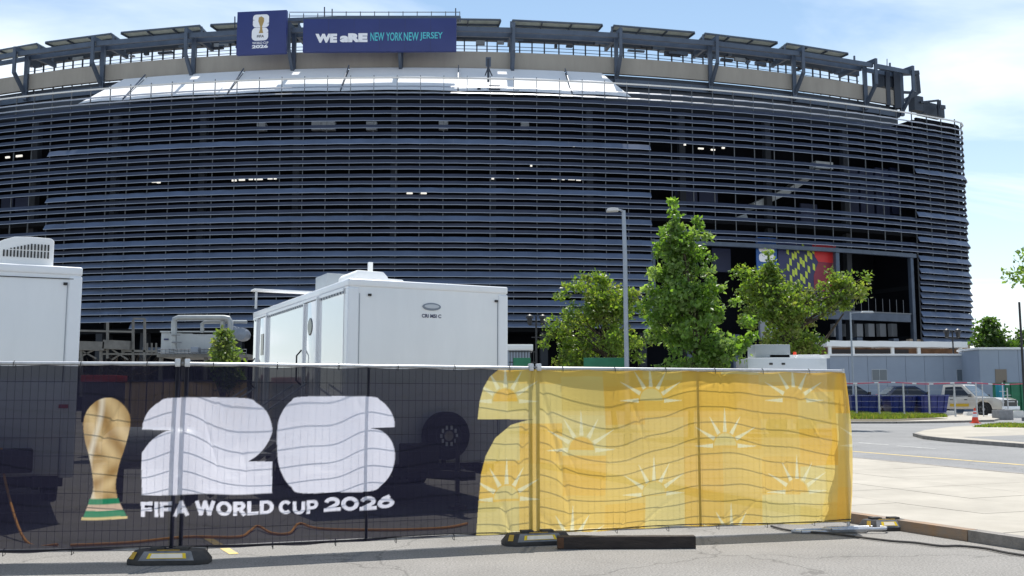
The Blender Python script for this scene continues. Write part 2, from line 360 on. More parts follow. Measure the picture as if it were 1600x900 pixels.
def grass(name, poly, label, off, n, h):
    P = [gnd(*q) for q in poly]; lo = (min(p.x for p in P), min(p.y for p in P)); hi = (max(p.x for p in P), max(p.y for p in P))
    def inside(x, y):
        c = False
        for i in range(len(P)):
            a, b = P[i], P[i-1]
            if (a.y > y) != (b.y > y) and x < (b.x-a.x)*(y-a.y)/(b.y-a.y)+a.x: c = not c
        return c
    v, f, cl = [], [], []
    while len(f) < n:
        x, y = random.uniform(lo[0], hi[0]), random.uniform(lo[1], hi[1])
        if not inside(x, y): continue
        k = len(v); a = random.uniform(0, 6.28); wd = random.uniform(.02, .05); hh = h*random.uniform(.4, 1.2)*(.6+.8*abs(mnoise.noise((x*.7, y*.4, 0)))); z = g(y)+off
        v += [(x-wd*math.cos(a), y-wd*math.sin(a), z), (x+wd*math.cos(a), y+wd*math.sin(a), z), (x+random.gauss(0, .05), y+random.gauss(0, .05), z+hh)]; f.append((k, k+1, k+2))
        t = random.random(); cl.append((.10+.10*t, .17+.07*t, .035) if random.random() < .8 else (.27, .23, .09))
    me = bpy.data.meshes.new(name); me.from_pydata(v, [], f); ca = me.color_attributes.new('leaf', 'FLOAT_COLOR', 'CORNER')
    ca.data.foreach_set('color', np.repeat(np.array([(*c, 1) for c in cl], dtype=np.float32), 3, axis=0).ravel()); me.materials.append(MATS['leaf_mat'])
    o = bpy.data.objects.new(name, me); COL.objects.link(o); tag(o, label, 'grass', kind='stuff')
ground_sheet('soil', [gnd(*q, off=.1)[:2] for q in ((1240, 658), (1400, 658), (1482, 654.5), (1440, 651), (1240, 649.5))], 'soil', .106)
grass('grass', ((1240, 658), (1400, 658), (1482, 654.5), (1440, 651), (1240, 649.5)), 'rough sunlit grass on the kerbed island before the blue bins', .10, 26000, .24)
grass('grass', ((1520, 672), (1700, 674), (1700, 668), (1545, 668.5)), 'short weeds along the far edge of the right hand island', .12, 6000, .12)

# ================================================================== STADIUM
ST = thing('stadium', 'huge round stadium clad in dark blue horizontal metal louvers', 'stadium', (SCX, SCY-SR, .8), world=True)
S_END = cyl(1499, 300, 0)[0]; RC = 3.2
def sp_(s, off):
    """point on the facade path (s metres along, off metres outward), with corner at S_END"""
    if s <= S_END:
        a = s/SR; return Vector((SCX+(SR+off)*math.sin(a), SCY-(SR+off)*math.cos(a), 0))
    a0 = S_END/SR; c = Vector((SCX+(SR-RC)*math.sin(a0), SCY-(SR-RC)*math.cos(a0), 0)); tmax = R(62); t = (s-S_END)/RC
    if t <= tmax: a = a0+t; return c+Vector((math.sin(a), -math.cos(a), 0))*(RC+off)
    a = a0+tmax; return c+Vector((math.sin(a), -math.cos(a), 0))*(RC+off)+Vector((math.cos(a), math.sin(a), 0))*(s-S_END-RC*tmax)
def circ(s, off): a = s/SR; return Vector((SCX+(SR+off)*math.sin(a), SCY-(SR+off)*math.cos(a), 0))
def band(mb, s0, s1, prof, ds=2.5, bulge=0, closed=True):
    """sweep a cross section [(off,z)..] along the facade"""
    n = max(1, math.ceil((s1-s0)/ds)); P = []; m = len(prof)
    for i in range(n+1):
        s = s0+(s1-s0)*i/n
        for o, z in prof: q = sp_(s, o+(bulge if callable(bulge) is False else bulge(s))); P.append((q.x, q.y, z))
    F = [(i*m+k, (i+1)*m+k, (i+1)*m+(k+1) % m, i*m+(k+1) % m) for i in range(n) for k in range(m if closed else m-1)]
    if closed: F += [tuple(range(m)), tuple(n*m+k for k in range(m))[::-1]]
    mb.add(P, F); return mb
S_L = -57.0; S_A0 = cyl(76, 300, 0)[0]; S_A1 = cyl(1021, 300, 0)[0]; S_C0 = cyl(1423, 400, 0)[0]; S_R = S_END+11; S_IN = S_END-1.5
BAY = 2.5
S_A0 = round(S_A0/BAY)*BAY; S_A1 = round(S_A1/BAY)*BAY; S_C0 = round(S_C0/BAY)*BAY
rows = [(122, 0), (135, 1), (144.5, 1), (152.5, 2), (164, 2), (175, 2), (186, 2), (197.5, 2), (209, 2), (221, 3), (230, 2), (241, 2), (252, 2), (262, 2), (274, 2), (285, 2), (297, 3), (307, 2), (317, 2), (329, 2), (341, 3), (351, 2), (361, 2), (374, 3), (384, 2), (396, 3), (407, 3), (417, 2), (428, 3), (439, 3), (450, 3), (460, 2), (472, 3), (483, 3), (495, 3)]
zrow = [cyl(620, y, 0)[1] for y, k in rows]
JIT = [random.uniform(-.035, .035) for _ in range(4096)]; ROW = [0]
def scallop(s): return .10*abs(math.sin(math.pi*s/BAY))+JIT[(int(s/BAY+200)*37+ROW[0]*101) % 4096]
def louver(s0, s1, z, kind):
    h, p, m = {0: (.16, .10, 'rail_white'), 1: (.15, .12, 'louver_top'), 2: (.36, .13, 'louver_steel'), 3: (.57, .33, 'louver_deep')}[kind]
    h *= random.uniform(.96, 1.04)
    mb = MB(); ROW[0] += 1
    if kind == 0: prof = [(.10, z-.08), (.22, z-.08), (.22, z+.08), (.10, z+.08)]
    else: prof = [(.0, z+h*.5), (p, z-h*.5), (p, z-h*.5-.05), (p-.09, z-h*.5-.03), (-.05, z+h*.5-.05)]
    band(mb, s0, s1, prof, ds=BAY/2, bulge=(lambda s: .0) if kind == 0 else scallop)
    o = mb.build('louver' if kind else 'top_rail', m, ST)
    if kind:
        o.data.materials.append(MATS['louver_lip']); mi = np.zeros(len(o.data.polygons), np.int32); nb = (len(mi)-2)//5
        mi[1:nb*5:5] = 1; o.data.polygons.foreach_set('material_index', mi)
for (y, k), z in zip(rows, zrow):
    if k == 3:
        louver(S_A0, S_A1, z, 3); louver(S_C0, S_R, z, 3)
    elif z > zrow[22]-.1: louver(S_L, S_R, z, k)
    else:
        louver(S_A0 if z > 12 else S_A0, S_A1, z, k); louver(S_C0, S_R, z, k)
for z in (zrow[-1]-.78, zrow[-1]-1.56): louver(S_C0, S_R, z, 3)
louver(cyl(205, 500, 0)[0], S_A1, zrow[-1]-.75, 3)
ztop, zbot = zrow[0], zrow[-1]-.4; zgate = zrow[22]-.35
s = -55.0
while s <= S_R-3:
    q = sp_(s, -.09); zb = zbot if S_A0-.1 <= s <= S_A1+.1 else (zbot-1.6 if s >= S_C0-.1 else zgate)
    a = s/SR if s <= S_END else S_END/SR+(s-S_END)/RC
    MB().box((q.x, q.y, (ztop+.35+zb)/2), (.055, .14, ztop+.35-zb), a).build('mullion', 'mullion_steel', ST); s += BAY
# gate jambs and lintel beam
for x, wd in ((1308, .5), (1424, .45), (1021, .35)):
    s, _ = cyl(x, 440, -.4); q = sp_(s, -.4); MB().box((q.x, q.y, (zgate+8.6)/2), (wd, .5, zgate-8.6), s/SR).build('gate_post', 'steel_blue', ST, bevel=.03)
band(MB(), S_A1+.3, S_C0-.3, [(-.5, zgate-.55), (.0, zgate-.55), (.0, zgate-.1), (-.5, zgate-.1)]).build('gate_lintel', 'steel_blue', ST)
zb1 = cyl(1360, 489, -.3)[1]; zb0 = cyl(1360, 501, -.3)[1]
band(MB(), cyl(1215, 495, -.3)[0], cyl(1421, 495, -.3)[0], [(-.6, zb0), (-.1, zb0), (-.1, zb1), (-.6, zb1)]).build('gate_beam', 'steel_blue', ST)
mb = MB(); s0, s1 = cyl(1225, 480, -.3)[0], cyl(1421, 480, -.3)[0]; s = s0
while s < s1:
    q = sp_(s, -.35); mb.box((q.x, q.y, zb1+.85), (.05, .05, 1.7), s/SR); s += 1.05
band(mb, s0, s1, [(-.38, zb1+.02), (-.05, zb1+.02), (-.05, zb1+.14), (-.38, zb1+.14)])
tag(mb.build('gate_railing', 'galv_dark', ST), kind='stuff')
# interior: back wall, floors, columns
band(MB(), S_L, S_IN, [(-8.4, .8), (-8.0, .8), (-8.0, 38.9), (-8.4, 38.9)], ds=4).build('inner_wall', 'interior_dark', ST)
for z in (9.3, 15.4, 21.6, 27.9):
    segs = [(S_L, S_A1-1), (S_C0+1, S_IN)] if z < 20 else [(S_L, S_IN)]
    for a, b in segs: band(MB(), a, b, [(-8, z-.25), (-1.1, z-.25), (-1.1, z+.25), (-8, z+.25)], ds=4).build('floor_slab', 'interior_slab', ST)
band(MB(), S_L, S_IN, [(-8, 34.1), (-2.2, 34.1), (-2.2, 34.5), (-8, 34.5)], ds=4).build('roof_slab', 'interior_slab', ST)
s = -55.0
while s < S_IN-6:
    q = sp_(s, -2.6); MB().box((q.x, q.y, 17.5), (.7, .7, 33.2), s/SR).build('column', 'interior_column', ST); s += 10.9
def inner_box(x0, y0, x1, y1, off, d, m, name, parent=ST):
    s0, z1 = cyl(x0, y0, off); s1, _ = cyl(x1, y0, off); _, z0 = cyl((x0+x1)/2, y1, off); sm = (s0+s1)/2; q = circ(sm, off)
    return MB().box((q.x, q.y, (z0+z1)/2), (abs(s1-s0), d, z1-z0), sm/SR).build(name, m, parent)
for x0, y0, x1, y1 in ((403, 193, 416, 205), (488, 191, 502, 204), (503, 191, 524, 204), (573, 191, 589, 204), (686, 190, 700, 203), (814, 191, 826, 203)): inner_box(x0, y0, x1, y1, -2.2, .6, 'interior_grey', 'wall_unit')
for x0, y0, x1, y1 in ((1318, 262, 1338, 335), (1342, 262, 1362, 335), (1366, 262, 1386, 335), (1390, 262, 1412, 335), (1054, 297, 1088, 316), (1092, 297, 1120, 318), (1250, 318, 1275, 360), (4, 310, 22, 330), (26, 310, 48, 330), (1112, 388, 1140, 425)): inner_box(x0, y0, x1, y1, -3.4, .3, 'interior_navy', 'wall_panel')
for x, y, wd in ((242, 284, 9), (248, 285, 5), (366, 282, 7), (378, 281, 9), (392, 280, 6), (404, 280, 12), (422, 279, 7), (430, 279, 4), (809, 278, 3), (866, 279, 9), (880, 280, 4), (893, 280, 10), (904, 281, 7), (770, 279, 4), (508, 245, 3), (213, 257, 4), (665, 248, 3), (897, 228, 3), (905, 248, 3), (1095, 232, 8), (1114, 234, 6), (1130, 231, 4), (1184, 264, 4), (640, 302, 9), (662, 302, 9), (30, 244, 9), (12, 246, 6), (1070, 226, 3), (830, 259, 3)):
    inner_box(x-wd/2, y-1.2, x+wd/2, y+1.2, -1.9, .15, 'lamp_glow', 'concourse_lamp')
# pale stair flights behind the gate louvers
for (x0, y0), (x1, y1), wd in (((1172, 324), (1226, 300), 1.3), ((1228, 299), (1272, 268), 1.1), ((1125, 352), (1160, 340), 1.0)):
    a, za = cyl(x0, y0, -4); b, zb = cyl(x1, y1, -4); p, q = sp_(a, -4), sp_(b, -4); p.z, q.z = za, zb
    MB().bar(p, q, 2.2, wd*.55).build('stair_flight', 'stair_pale', ST)
inner_box(1270, 253, 1296, 265, -3, 1.2, 'stair_pale', 'landing_box'); inner_box(1262, 455, 1300, 480, -2.2, .4, 'interior_grey', 'wall_panel'); inner_box(1186, 486, 1216, 532, -2.0, .4, 'interior_grey', 'wall_panel')
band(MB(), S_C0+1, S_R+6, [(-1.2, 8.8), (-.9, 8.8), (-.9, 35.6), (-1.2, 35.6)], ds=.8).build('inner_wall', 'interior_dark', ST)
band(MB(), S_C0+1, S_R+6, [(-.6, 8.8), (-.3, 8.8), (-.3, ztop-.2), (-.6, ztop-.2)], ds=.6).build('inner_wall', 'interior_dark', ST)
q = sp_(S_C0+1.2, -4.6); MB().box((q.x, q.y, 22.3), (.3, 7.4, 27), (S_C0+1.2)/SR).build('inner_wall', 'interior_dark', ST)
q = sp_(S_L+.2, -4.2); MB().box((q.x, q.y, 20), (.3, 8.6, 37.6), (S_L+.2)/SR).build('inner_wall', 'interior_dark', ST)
# base storey
band(MB(), S_C0-1.6, S_R, [(-.9, .5), (-.35, .5), (-.35, 9.0), (-.9, 9.0)]).build('base_wall', 'base_concrete', ST)
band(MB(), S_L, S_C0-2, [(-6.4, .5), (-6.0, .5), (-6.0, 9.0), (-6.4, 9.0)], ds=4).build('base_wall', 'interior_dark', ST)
s = -55.0
while s < S_C0-3:
    q = sp_(s, -1.4); MB().box((q.x, q.y, 4.9), (.8, .8, 8.3), s/SR).build('column', 'steel_blue' if s > S_A1 else 'interior_column', ST); s += 5.45
for x in range(1300, 1425, 18): inner_box(x, 506, x+9, 526, -5.0, .6, 'interior_grey', 'ticket_booth')
# --- upper ring
OB = -6.0
fx = [-70, 45, 163, 304, 460, 627, 800, 962, 1108, 1238, 1348, 1404]
fs = [cyl(x, 100, OB)[0] for x in fx]; fs[0] = fs[1]-11.3
zp0, zp1 = 39.35, 41.3
for a, b in zip(fs[:-1], fs[1:]):
    band(MB(), a+.04, b-.04, [(OB-.4, zp0), (OB, zp0), (OB, zp1), (OB-.4, zp1)], ds=6).build('parapet_panel', 'precast', ST)
    band(MB(), a, b, [(OB-.5, 37.9), (OB-.1, 37.9), (OB-.1, 38.75), (OB-.5, 38.75)], ds=6).build('ring_beam', 'steel_blue', ST)
    band(MB(), a+.2, b-.2, [(OB+1.65, 42.95), (OB+1.95, 42.95), (OB+1.95, 43.5), (OB+1.65, 43.5)], ds=12).build('ring_beam', 'steel_blue', ST)
    band(MB(), a+.2, b-.2, [(OB-.3, 43.1), (OB, 43.1), (OB, 43.6), (OB-.3, 43.6)], ds=12).build('ring_beam', 'steel_blue', ST)
band(MB(), S_L, fs[-1], [(OB-.9, 34.5), (OB-.5, 34.5), (OB-.5, 39.3), (OB-.9, 39.3)], ds=6).build('ring_wall', 'steel_dark', ST)
for s in fs:
    def fp(o, z): q = sp_(s, o); q.z = z; return q
    mb = MB(); mb.bar(fp(OB+.25, 38.0), fp(OB+.25, 43.9), .45, .5); mb.bar(fp(OB+2.15, 40.7), fp(OB+2.15, 43.9), .34, .34)
    mb.bar(fp(OB+2.3, 43.75), fp(OB-4.2, 43.75), .35, .55); mb.bar(fp(OB-1.4, 44.0), fp(OB-1.4, 45.5), .2, .2); mb.bar(fp(OB-3.7, 44.0), fp(OB-3.7, 45.4), .2, .2); mb.bar(fp(OB+2.15, 40.9), fp(OB+.3, 38.6), .36, .36)
    mb.build('roof_frame', 'steel_blue', ST)
for i, (a, b) in enumerate(zip(fs[:-1], fs[1:])):
    if i >= len(fs)-2: continue
    sh = .55 if (a+b)/2 < fs[5] else -.55
    a1, b1 = a+.7+sh, b-.7+sh
    if b1-a1 > 3:
        p = MB(); A, B = sp_(a1, OB-1.2), sp_(b1, OB-1.2); Ai, Bi = sp_(a1+.3, OB-3.9), sp_(b1-.3, OB-3.9)
        zz0 = 45.6
        P = [Vector((q.x, q.y, z)) for q, z in ((A, zz0), (B, zz0), (Bi, zz0-.1), (Ai, zz0-.1))]; P += [q+Vector((0, 0, .10)) for q in P]
        p.add(P, [(0, 1, 2, 3), (7, 6, 5, 4), (0, 4, 5, 1), (1, 5, 6, 2), (2, 6, 7, 3), (3, 7, 4, 0)]); pan = p.build('solar_panel', 'solar_under', ST)
        q = MB(); up = Vector((0, 0, -.12))
        q.bar(P[0]+up*.2, P[1]+up*.2, .14, .16)
        for t in (.0, .33, .66, 1): q.bar(P[0].lerp(P[1], t)+up, P[3].lerp(P[2], t)+up, .12, .22)
        q.bar(P[0].lerp(P[3], .5)+up, P[1].lerp(P[2], .5)+up, .1, .2)
        fr = q.build('panel_frame', 'steel_blue', pan)
        fr.location = (0, 0, 0)
        t = MB(); tp = Vector((0, 0, .012)); t.add([P[k]+tp for k in (4, 5, 6, 7)], [(0, 1, 2, 3)]); t.build('solar_cells', 'solar_top', pan).location = (0, 0, 0)
# open terrace behind the parapet: posts, rails and clutter against the sky
mb = MB(); s = -55.0
while s < fs[-2]+4:
    q = sp_(s, OB-4.5); mb.box((q.x, q.y, 43.2), (.15, .15, 4.6), s/SR); s += random.choice((1.3, 1.6, 1.9, 1.6))
for z in (43.6, 43.2): band(mb, -55, fs[-2]+4, [(OB-4.55, z-.03), (OB-4.5, z-.03), (OB-4.5, z+.03), (OB-4.55, z+.03)], ds=3)
tag(mb.build('terrace_posts', 'steel_dark', ST), kind='stuff')
band(MB(), -55, fs[-2]+4, [(OB-5, 44.3), (OB-4.4, 44.3), (OB-4.4, 45.9), (OB-5, 45.9)], ds=4).build('terrace_beam', 'steel_dark', ST)
for k in range(70):
    s = random.uniform(-54, fs[-2]); o = OB-random.uniform(4.0, 4.6); q = sp_(s, o); zt = random.uniform(43.7, 44.5)
    MB().box((q.x, q.y, zt), (random.uniform(.3, 2.2), .4, random.uniform(.15, .5)), s/SR).build('terrace_fixture', random.choice(('steel_dark', 'steel_dark', 'steel_blue', 'steel_dark', 'interior_grey')), ST)
# white membrane canopy below the parapet
cx = [cyl(x, 130, -3)[0] for x in (152, 208, 367, 538, 716, 889, 958)]
for i, (a, b) in enumerate(zip(cx[:-1], cx[1:])):
    P = []; n = 12; m = 6
    for i2 in range(n+1):
        t = i2/n; s = a+.06+(b-a-.12)*t
        for j in range(m+1):
            v = j/m; sag = .14*math.sin(math.pi*t)*v; slope = (a if i == 0 else s)
            ss = s
            if i == 0: ss = s-(1-t)*1.0*v+(1-t)*1.6*(1-v)
            if i == len(cx)-2: ss = s+t*1.6*v-t*.6*(1-v)
            q = sp_(ss, -5.6+v*4.5); P.append((q.x, q.y, 39.2-v*4.1+sag*.8))
    mbx = MB().add(P, [(i2*(m+1)+j, (i2+1)*(m+1)+j, (i2+1)*(m+1)+j+1, i2*(m+1)+j+1) for i2 in range(n) for j in range(m)])
    o = mbx.build('canopy_panel', 'canopy_white', ST, smooth=True)
for s in cx[1:-1]:
    a, b = sp_(s, -5.3), sp_(s, -1.2); a.z, b.z = 39.4, 35.3; MB().bar(a, b, .09, .12).build('canopy_strut', 'steel_blue', ST)
# last corner frame and stair tower
def fr_bar(x0, y0, x1, y1, wd, off=-6.0, name='corner_frame', m='steel_dark', o2=None):
    a, za = cyl(x0, y0, off); b, zb = cyl(x1, y1, off if o2 is None else o2); p, q = circ(a, off), circ(b, off if o2 is None else o2); p.z, q.z = za, zb
    return MB().bar(p, q, wd, wd).build(name, m, ST)
for c in (((1399, 110, 1402, 170), .8), ((1386, 112, 1388, 165), .5), ((1400, 115, 1434, 114), .55), ((1432, 114, 1435, 146), .5), ((1405, 144, 1430, 145), .3), ((1433, 146, 1403, 162), .4)):
    fr_bar(*c[0], c[1])
inner_box(1372, 110, 1398, 140, -7.2, 2, 'steel_dark', 'corner_cabin'); inner_box(1424, 150, 1437, 174, -6.6, 1, 'steel_dark', 'corner_cabin'); inner_box(1438, 160, 1468, 182, -7.5, 1.2, 'steel_dark', 'corner_cabin')
fr_bar(1386, 92, 1386, 112, .08); fr_bar(1397, 105, 1397, 115, .15); fr_bar(1438, 160, 1466, 157, .25); fr_bar(1467, 157, 1468, 182, .4); fr_bar(1466, 167, 1475, 168, .5)
# roof-top railing and antenna masts
mb = MB()
for k in range(13):
    x = 452+k*22.2; s, z = cyl(x, 30, -5); q = sp_(s, -5); z1 = cyl(x, 18 if k > 2 else 21, -5)[1]; mb.box((q.x, q.y, (z+z1)/2-.2), (.09, .09, z1-z+.4), s/SR)
for yy in (19, 25):
    for k in range(12):
        a, za = cyl(452+k*22.2, yy, -5); b, zb = cyl(452+(k+1)*22.2, yy, -5); p, q = sp_(a, -5), sp_(b, -5); p.z, q.z = za, zb; mb.bar(p, q, .07)
tag(mb.build('roof_railing', 'galv_dark', ST), kind='stuff')
band(MB(), cyl(450, 34, -5)[0], cyl(720, 34, -5)[0], [(-5.6, 44.6), (-4.9, 44.6), (-4.9, 45.0), (-5.6, 45.0)], ds=6).build('roof_walkway', 'steel_blue', ST)
for x, y0, y1 in ((507, 11, 30), (519, 14, 30), (712, 13, 30), (367, 26, 50)): fr_bar(x, y0, x, y1, .12, -5.2, 'roof_mast')
# lattice mast with loudspeaker on the louver top
mb = MB()
for x0, y0, x1, y1, wd in ((763, 92, 763, 128, .25), (758, 118, 763, 105, .12), (769, 119, 763, 105, .12)):
    a, za = cyl(x0, y0, -2); b, zb = cyl(x1, y1, -2); p, q = sp_(a, -2), sp_(b, -2); p.z, q.z = za, zb; mb.bar(p, q, wd)
mb.build('speaker_mast', 'steel_dark', ST); inner_box(759, 90, 767, 104, -2.2, .4, 'steel_blue', 'speaker_box'); inner_box(764, 134, 781, 145, -1.4, .4, 'steel_dark', 'speaker_box'); inner_box(746, 136, 751, 141, -1.4, .3, 'steel_dark', 'speaker_box'); inner_box(804, 141, 811, 147, -1.4, .3, 'steel_dark', 'speaker_box')

# ================================================================== SIGNS AND BANNERS ON THE STADIUM
def board(name, label, cat, x0, y0, x1, y1, off, th, m):
    a, za = cyl(x0, y0, off); b, zb = cyl(x1, y0, off); A, B = sp_(a, off), sp_(b, off)
    z1 = (cyl(x0, y0, off)[1]+cyl(x1, y0, off)[1])/2; z0 = (cyl(x0, y1, off)[1]+cyl(x1, y1, off)[1])/2
    ux = (B-A).normalized(); out = Vector((ux.y, -ux.x, 0)); wd = (B-A).length; ht = z1-z0; A.z = z0
    rt = thing(name, label, cat, (A.x, A.y, z0), world=True)
    MB().prism([(0, 0), (wd, 0), (wd, ht), (0, ht)], A, ux, (0, 0, 1), -out*th).build('board', m, rt, bevel=.03)
    return rt, A, ux, out, wd, ht
def rblock(c, wd, ht, r, notch=()):
    pts = []
    for sx, sy, a0 in ((1, 1, 0), (-1, 1, 90), (-1, -1, 180), (1, -1, 270)):
        for k in range(6):
            t = R(a0+90*k/5); pts.append((c[0]+sx*(wd/2-r)+r*math.cos(t), c[1]+sy*(ht/2-r)+r*math.sin(t)))
    return pts
rt, A, ux, out, wd, ht = board('emblem_board', 'square deep blue board with white 26 emblem on the stadium rim', 'sign', 371, 17, 448, 84, -2.6, .5, 'sign_blue')
U = wd/77.0; Z = Vector((0, 0, 1)); A = A-Z*(3.4*U)
def pl(poly, m, nm, lift): MB().prism([(a*U, b*U) for a, b in poly], A+out*lift, ux, Z, -out*.02).build(nm, m, rt)
pl(rblock((37.5, 54.5), 25, 20, 5), 'sign_white', 'emblem_plate', .03); pl(rblock((36.5, 34), 25.5, 20, 6), 'sign_white', 'emblem_plate', .03)
pl([(47, 50), (51, 51.5), (51, 50.2)], 'sign_blue', 'emblem_notch', .045); pl([(47, 36), (51, 38), (51, 36.4)], 'sign_blue', 'emblem_notch', .045); pl([(24, 57), (28, 56), (24, 55.6)], 'sign_blue', 'emblem_notch', .045)
pl([(34, 60), (38, 61.5), (42, 59), (42.5, 54), (39.5, 46), (40, 41), (41.5, 35.5), (34.5, 35.5), (36.5, 41), (36.5, 46), (33.5, 54)], 'sign_gold', 'emblem_cup', .045)
lettering('FIFA', A+ux*(32*U)+Z*(28.5*U), ux, Z, out*.05, 11*U, 4*U, 'black_part', rt, .02)
lettering('WORLD CUP', A+ux*(25*U)+Z*(18.5*U), ux, Z, out*.035, 25*U, 3.6*U, 'sign_white', rt, .02)
lettering('2026', A+ux*(24.5*U)+Z*(12*U), ux, Z, out*.035, 25*U, 5.4*U, 'sign_white', rt, .05)
rt, A, ux, out, wd, ht = board('slogan_board', 'long deep blue board reading WE ARE NEW YORK NEW JERSEY', 'sign', 474, 29, 713, 80, -2.6, .5, 'sign_blue')
U = wd/239.0
for k in range(1, 6): MB().box((A+ux*(wd*k/6)+out*.004+Z*(ht/2)), (.03, .012, ht*.99), math.atan2(ux.y, ux.x)).build('panel_joint', 'mural_navy', rt)
lettering('WE', A+ux*(19.5*U)+Z*(14*U), ux, Z, out*.03, 34*U, 14.5*U, 'sign_white', rt, .075)
lettering('aRE', A+ux*(58*U)+Z*(14.5*U), ux, Z, out*.03, 43*U, 14.5*U, 'sign_white', rt, .075)
for txt, x0, x1 in (('NEW', 105.5, 127), ('YORK', 130, 155.5), ('NEW', 157.5, 180.5), ('JERSEY', 182.5, 218)):
    lettering(txt, A+ux*(x0*U)+Z*(16.5*U), ux, Z, out*.03, (x1-x0)*U, 13.5*U, 'sign_teal', rt, .012)
rt, A, ux, out, wd, ht = board('gate_banner', 'tall blue banner with white rounded emblem beside the patterned mural', 'banner', 1181, 371, 1213.5, 440, -.9, .12, 'mural_blue')
U = wd/32.5
for cy in (46, 33): MB().prism([(a*U, b*U) for a, b in rblock((16, cy), 24, 11.5, 4)], A+out*.02, ux, Z, -out*.01).build('emblem_plate', 'sign_white', rt)
rt, A, ux, out, wd, ht = board('gate_mural', 'mural of navy with lime zigzag bars and red curve over the gate', 'mural', 1215, 379, 1306.5, 455, -1.0, .12, 'mural_navy')
U = wd/91.5; H = ht/U
MB().prism([(a*U, b*U) for a, b in ((53, H), (90.5, H), (90.5, H-26), (62, H-25), (57, H-18), (54, H-9))], A+out*.02, ux, Z, -out*.01).build('red_field', 'mural_red', rt)
MB().prism([(a*U, b*U) for a, b in ((62, H-25.4), (90.5, H-26.4), (90.5, 1), (54, 1), (54, H-44), (58, H-34))], A+out*.02, ux, Z, -out*.01).build('maroon_field', 'mural_maroon', rt)
k = 0
for i in range(11):
    x = 13+i*4.0
    for j in range(5):
        y1 = H-1.5-j*11-(i % 3)*3.5-(6 if i < 3 else 0); 
        if (i+j) % 2 == 0 and y1 > 12 and x < 54-(6 if j > 2 else 0): MB().prism([(a*U, b*U) for a, b in ((x, y1), (x+3.6, y1-2), (x+3.6, y1-10.5), (x, y1-8.5))], A+out*.02, ux, Z, -out*.01).build('lime_bar', 'mural_lime', rt)
# ================================================================== TREES AND SHRUBS
def leaf_mesh(name, clumps, nleaf, size, cols, parent, up=.35):
    n = len(clumps)*nleaf; c = np.array([k[0] for k in clumps]); r = np.array([k[1] for k in clumps])
    idx = np.repeat(np.arange(len(clumps)), nleaf); p = np.random.normal(0, 1, (n, 3)); p /= np.linalg.norm(p, axis=1)[:, None]+1e-9
    p *= (np.random.rand(n, 1)**.45); p[:, 2] *= .75; P = c[idx]+p*r[idx][:, None]
    d = np.random.normal(0, 1, (n, 3)); d[:, 2] -= .25; d /= np.linalg.norm(d, axis=1)[:, None]
    q = np.random.normal(0, 1, (n, 3)); q[:, 2] += up; b = np.cross(d, q); b /= np.linalg.norm(b, axis=1)[:, None]+1e-9
    s = size*np.random.uniform(.45, 1.5, (n, 1)); nn = np.cross(d, b)
    v = np.stack([P, P+d*s*.45+b*s*.34+nn*s*.10, P+d*s, P+d*s*.45-b*s*.34+nn*s*.10], 1).reshape(-1, 3)
    me = bpy.data.meshes.new(name); f = np.arange(n*4).reshape(-1, 4); me.from_pydata(v.tolist(), [], f.tolist())
    cl = np.array(cols); k = np.random.randint(0, len(cl), n); ck = np.random.randint(0, len(cl), len(clumps)); mixc = .55*cl[ck[idx]]+.45*cl[k]; mixc = mixc*np.random.uniform(.75, 1.25, (n, 1))
    ca = me.color_attributes.new('leaf', 'FLOAT_COLOR', 'CORNER'); ca.data.foreach_set('color', np.repeat(np.concatenate([mixc, np.ones((n, 1))], 1).astype(np.float32), 4, axis=0).ravel())
    me.materials.append(MATS['leaf_mat']); o = bpy.data.objects.new(name, me); COL.objects.link(o); link(o, parent); return o
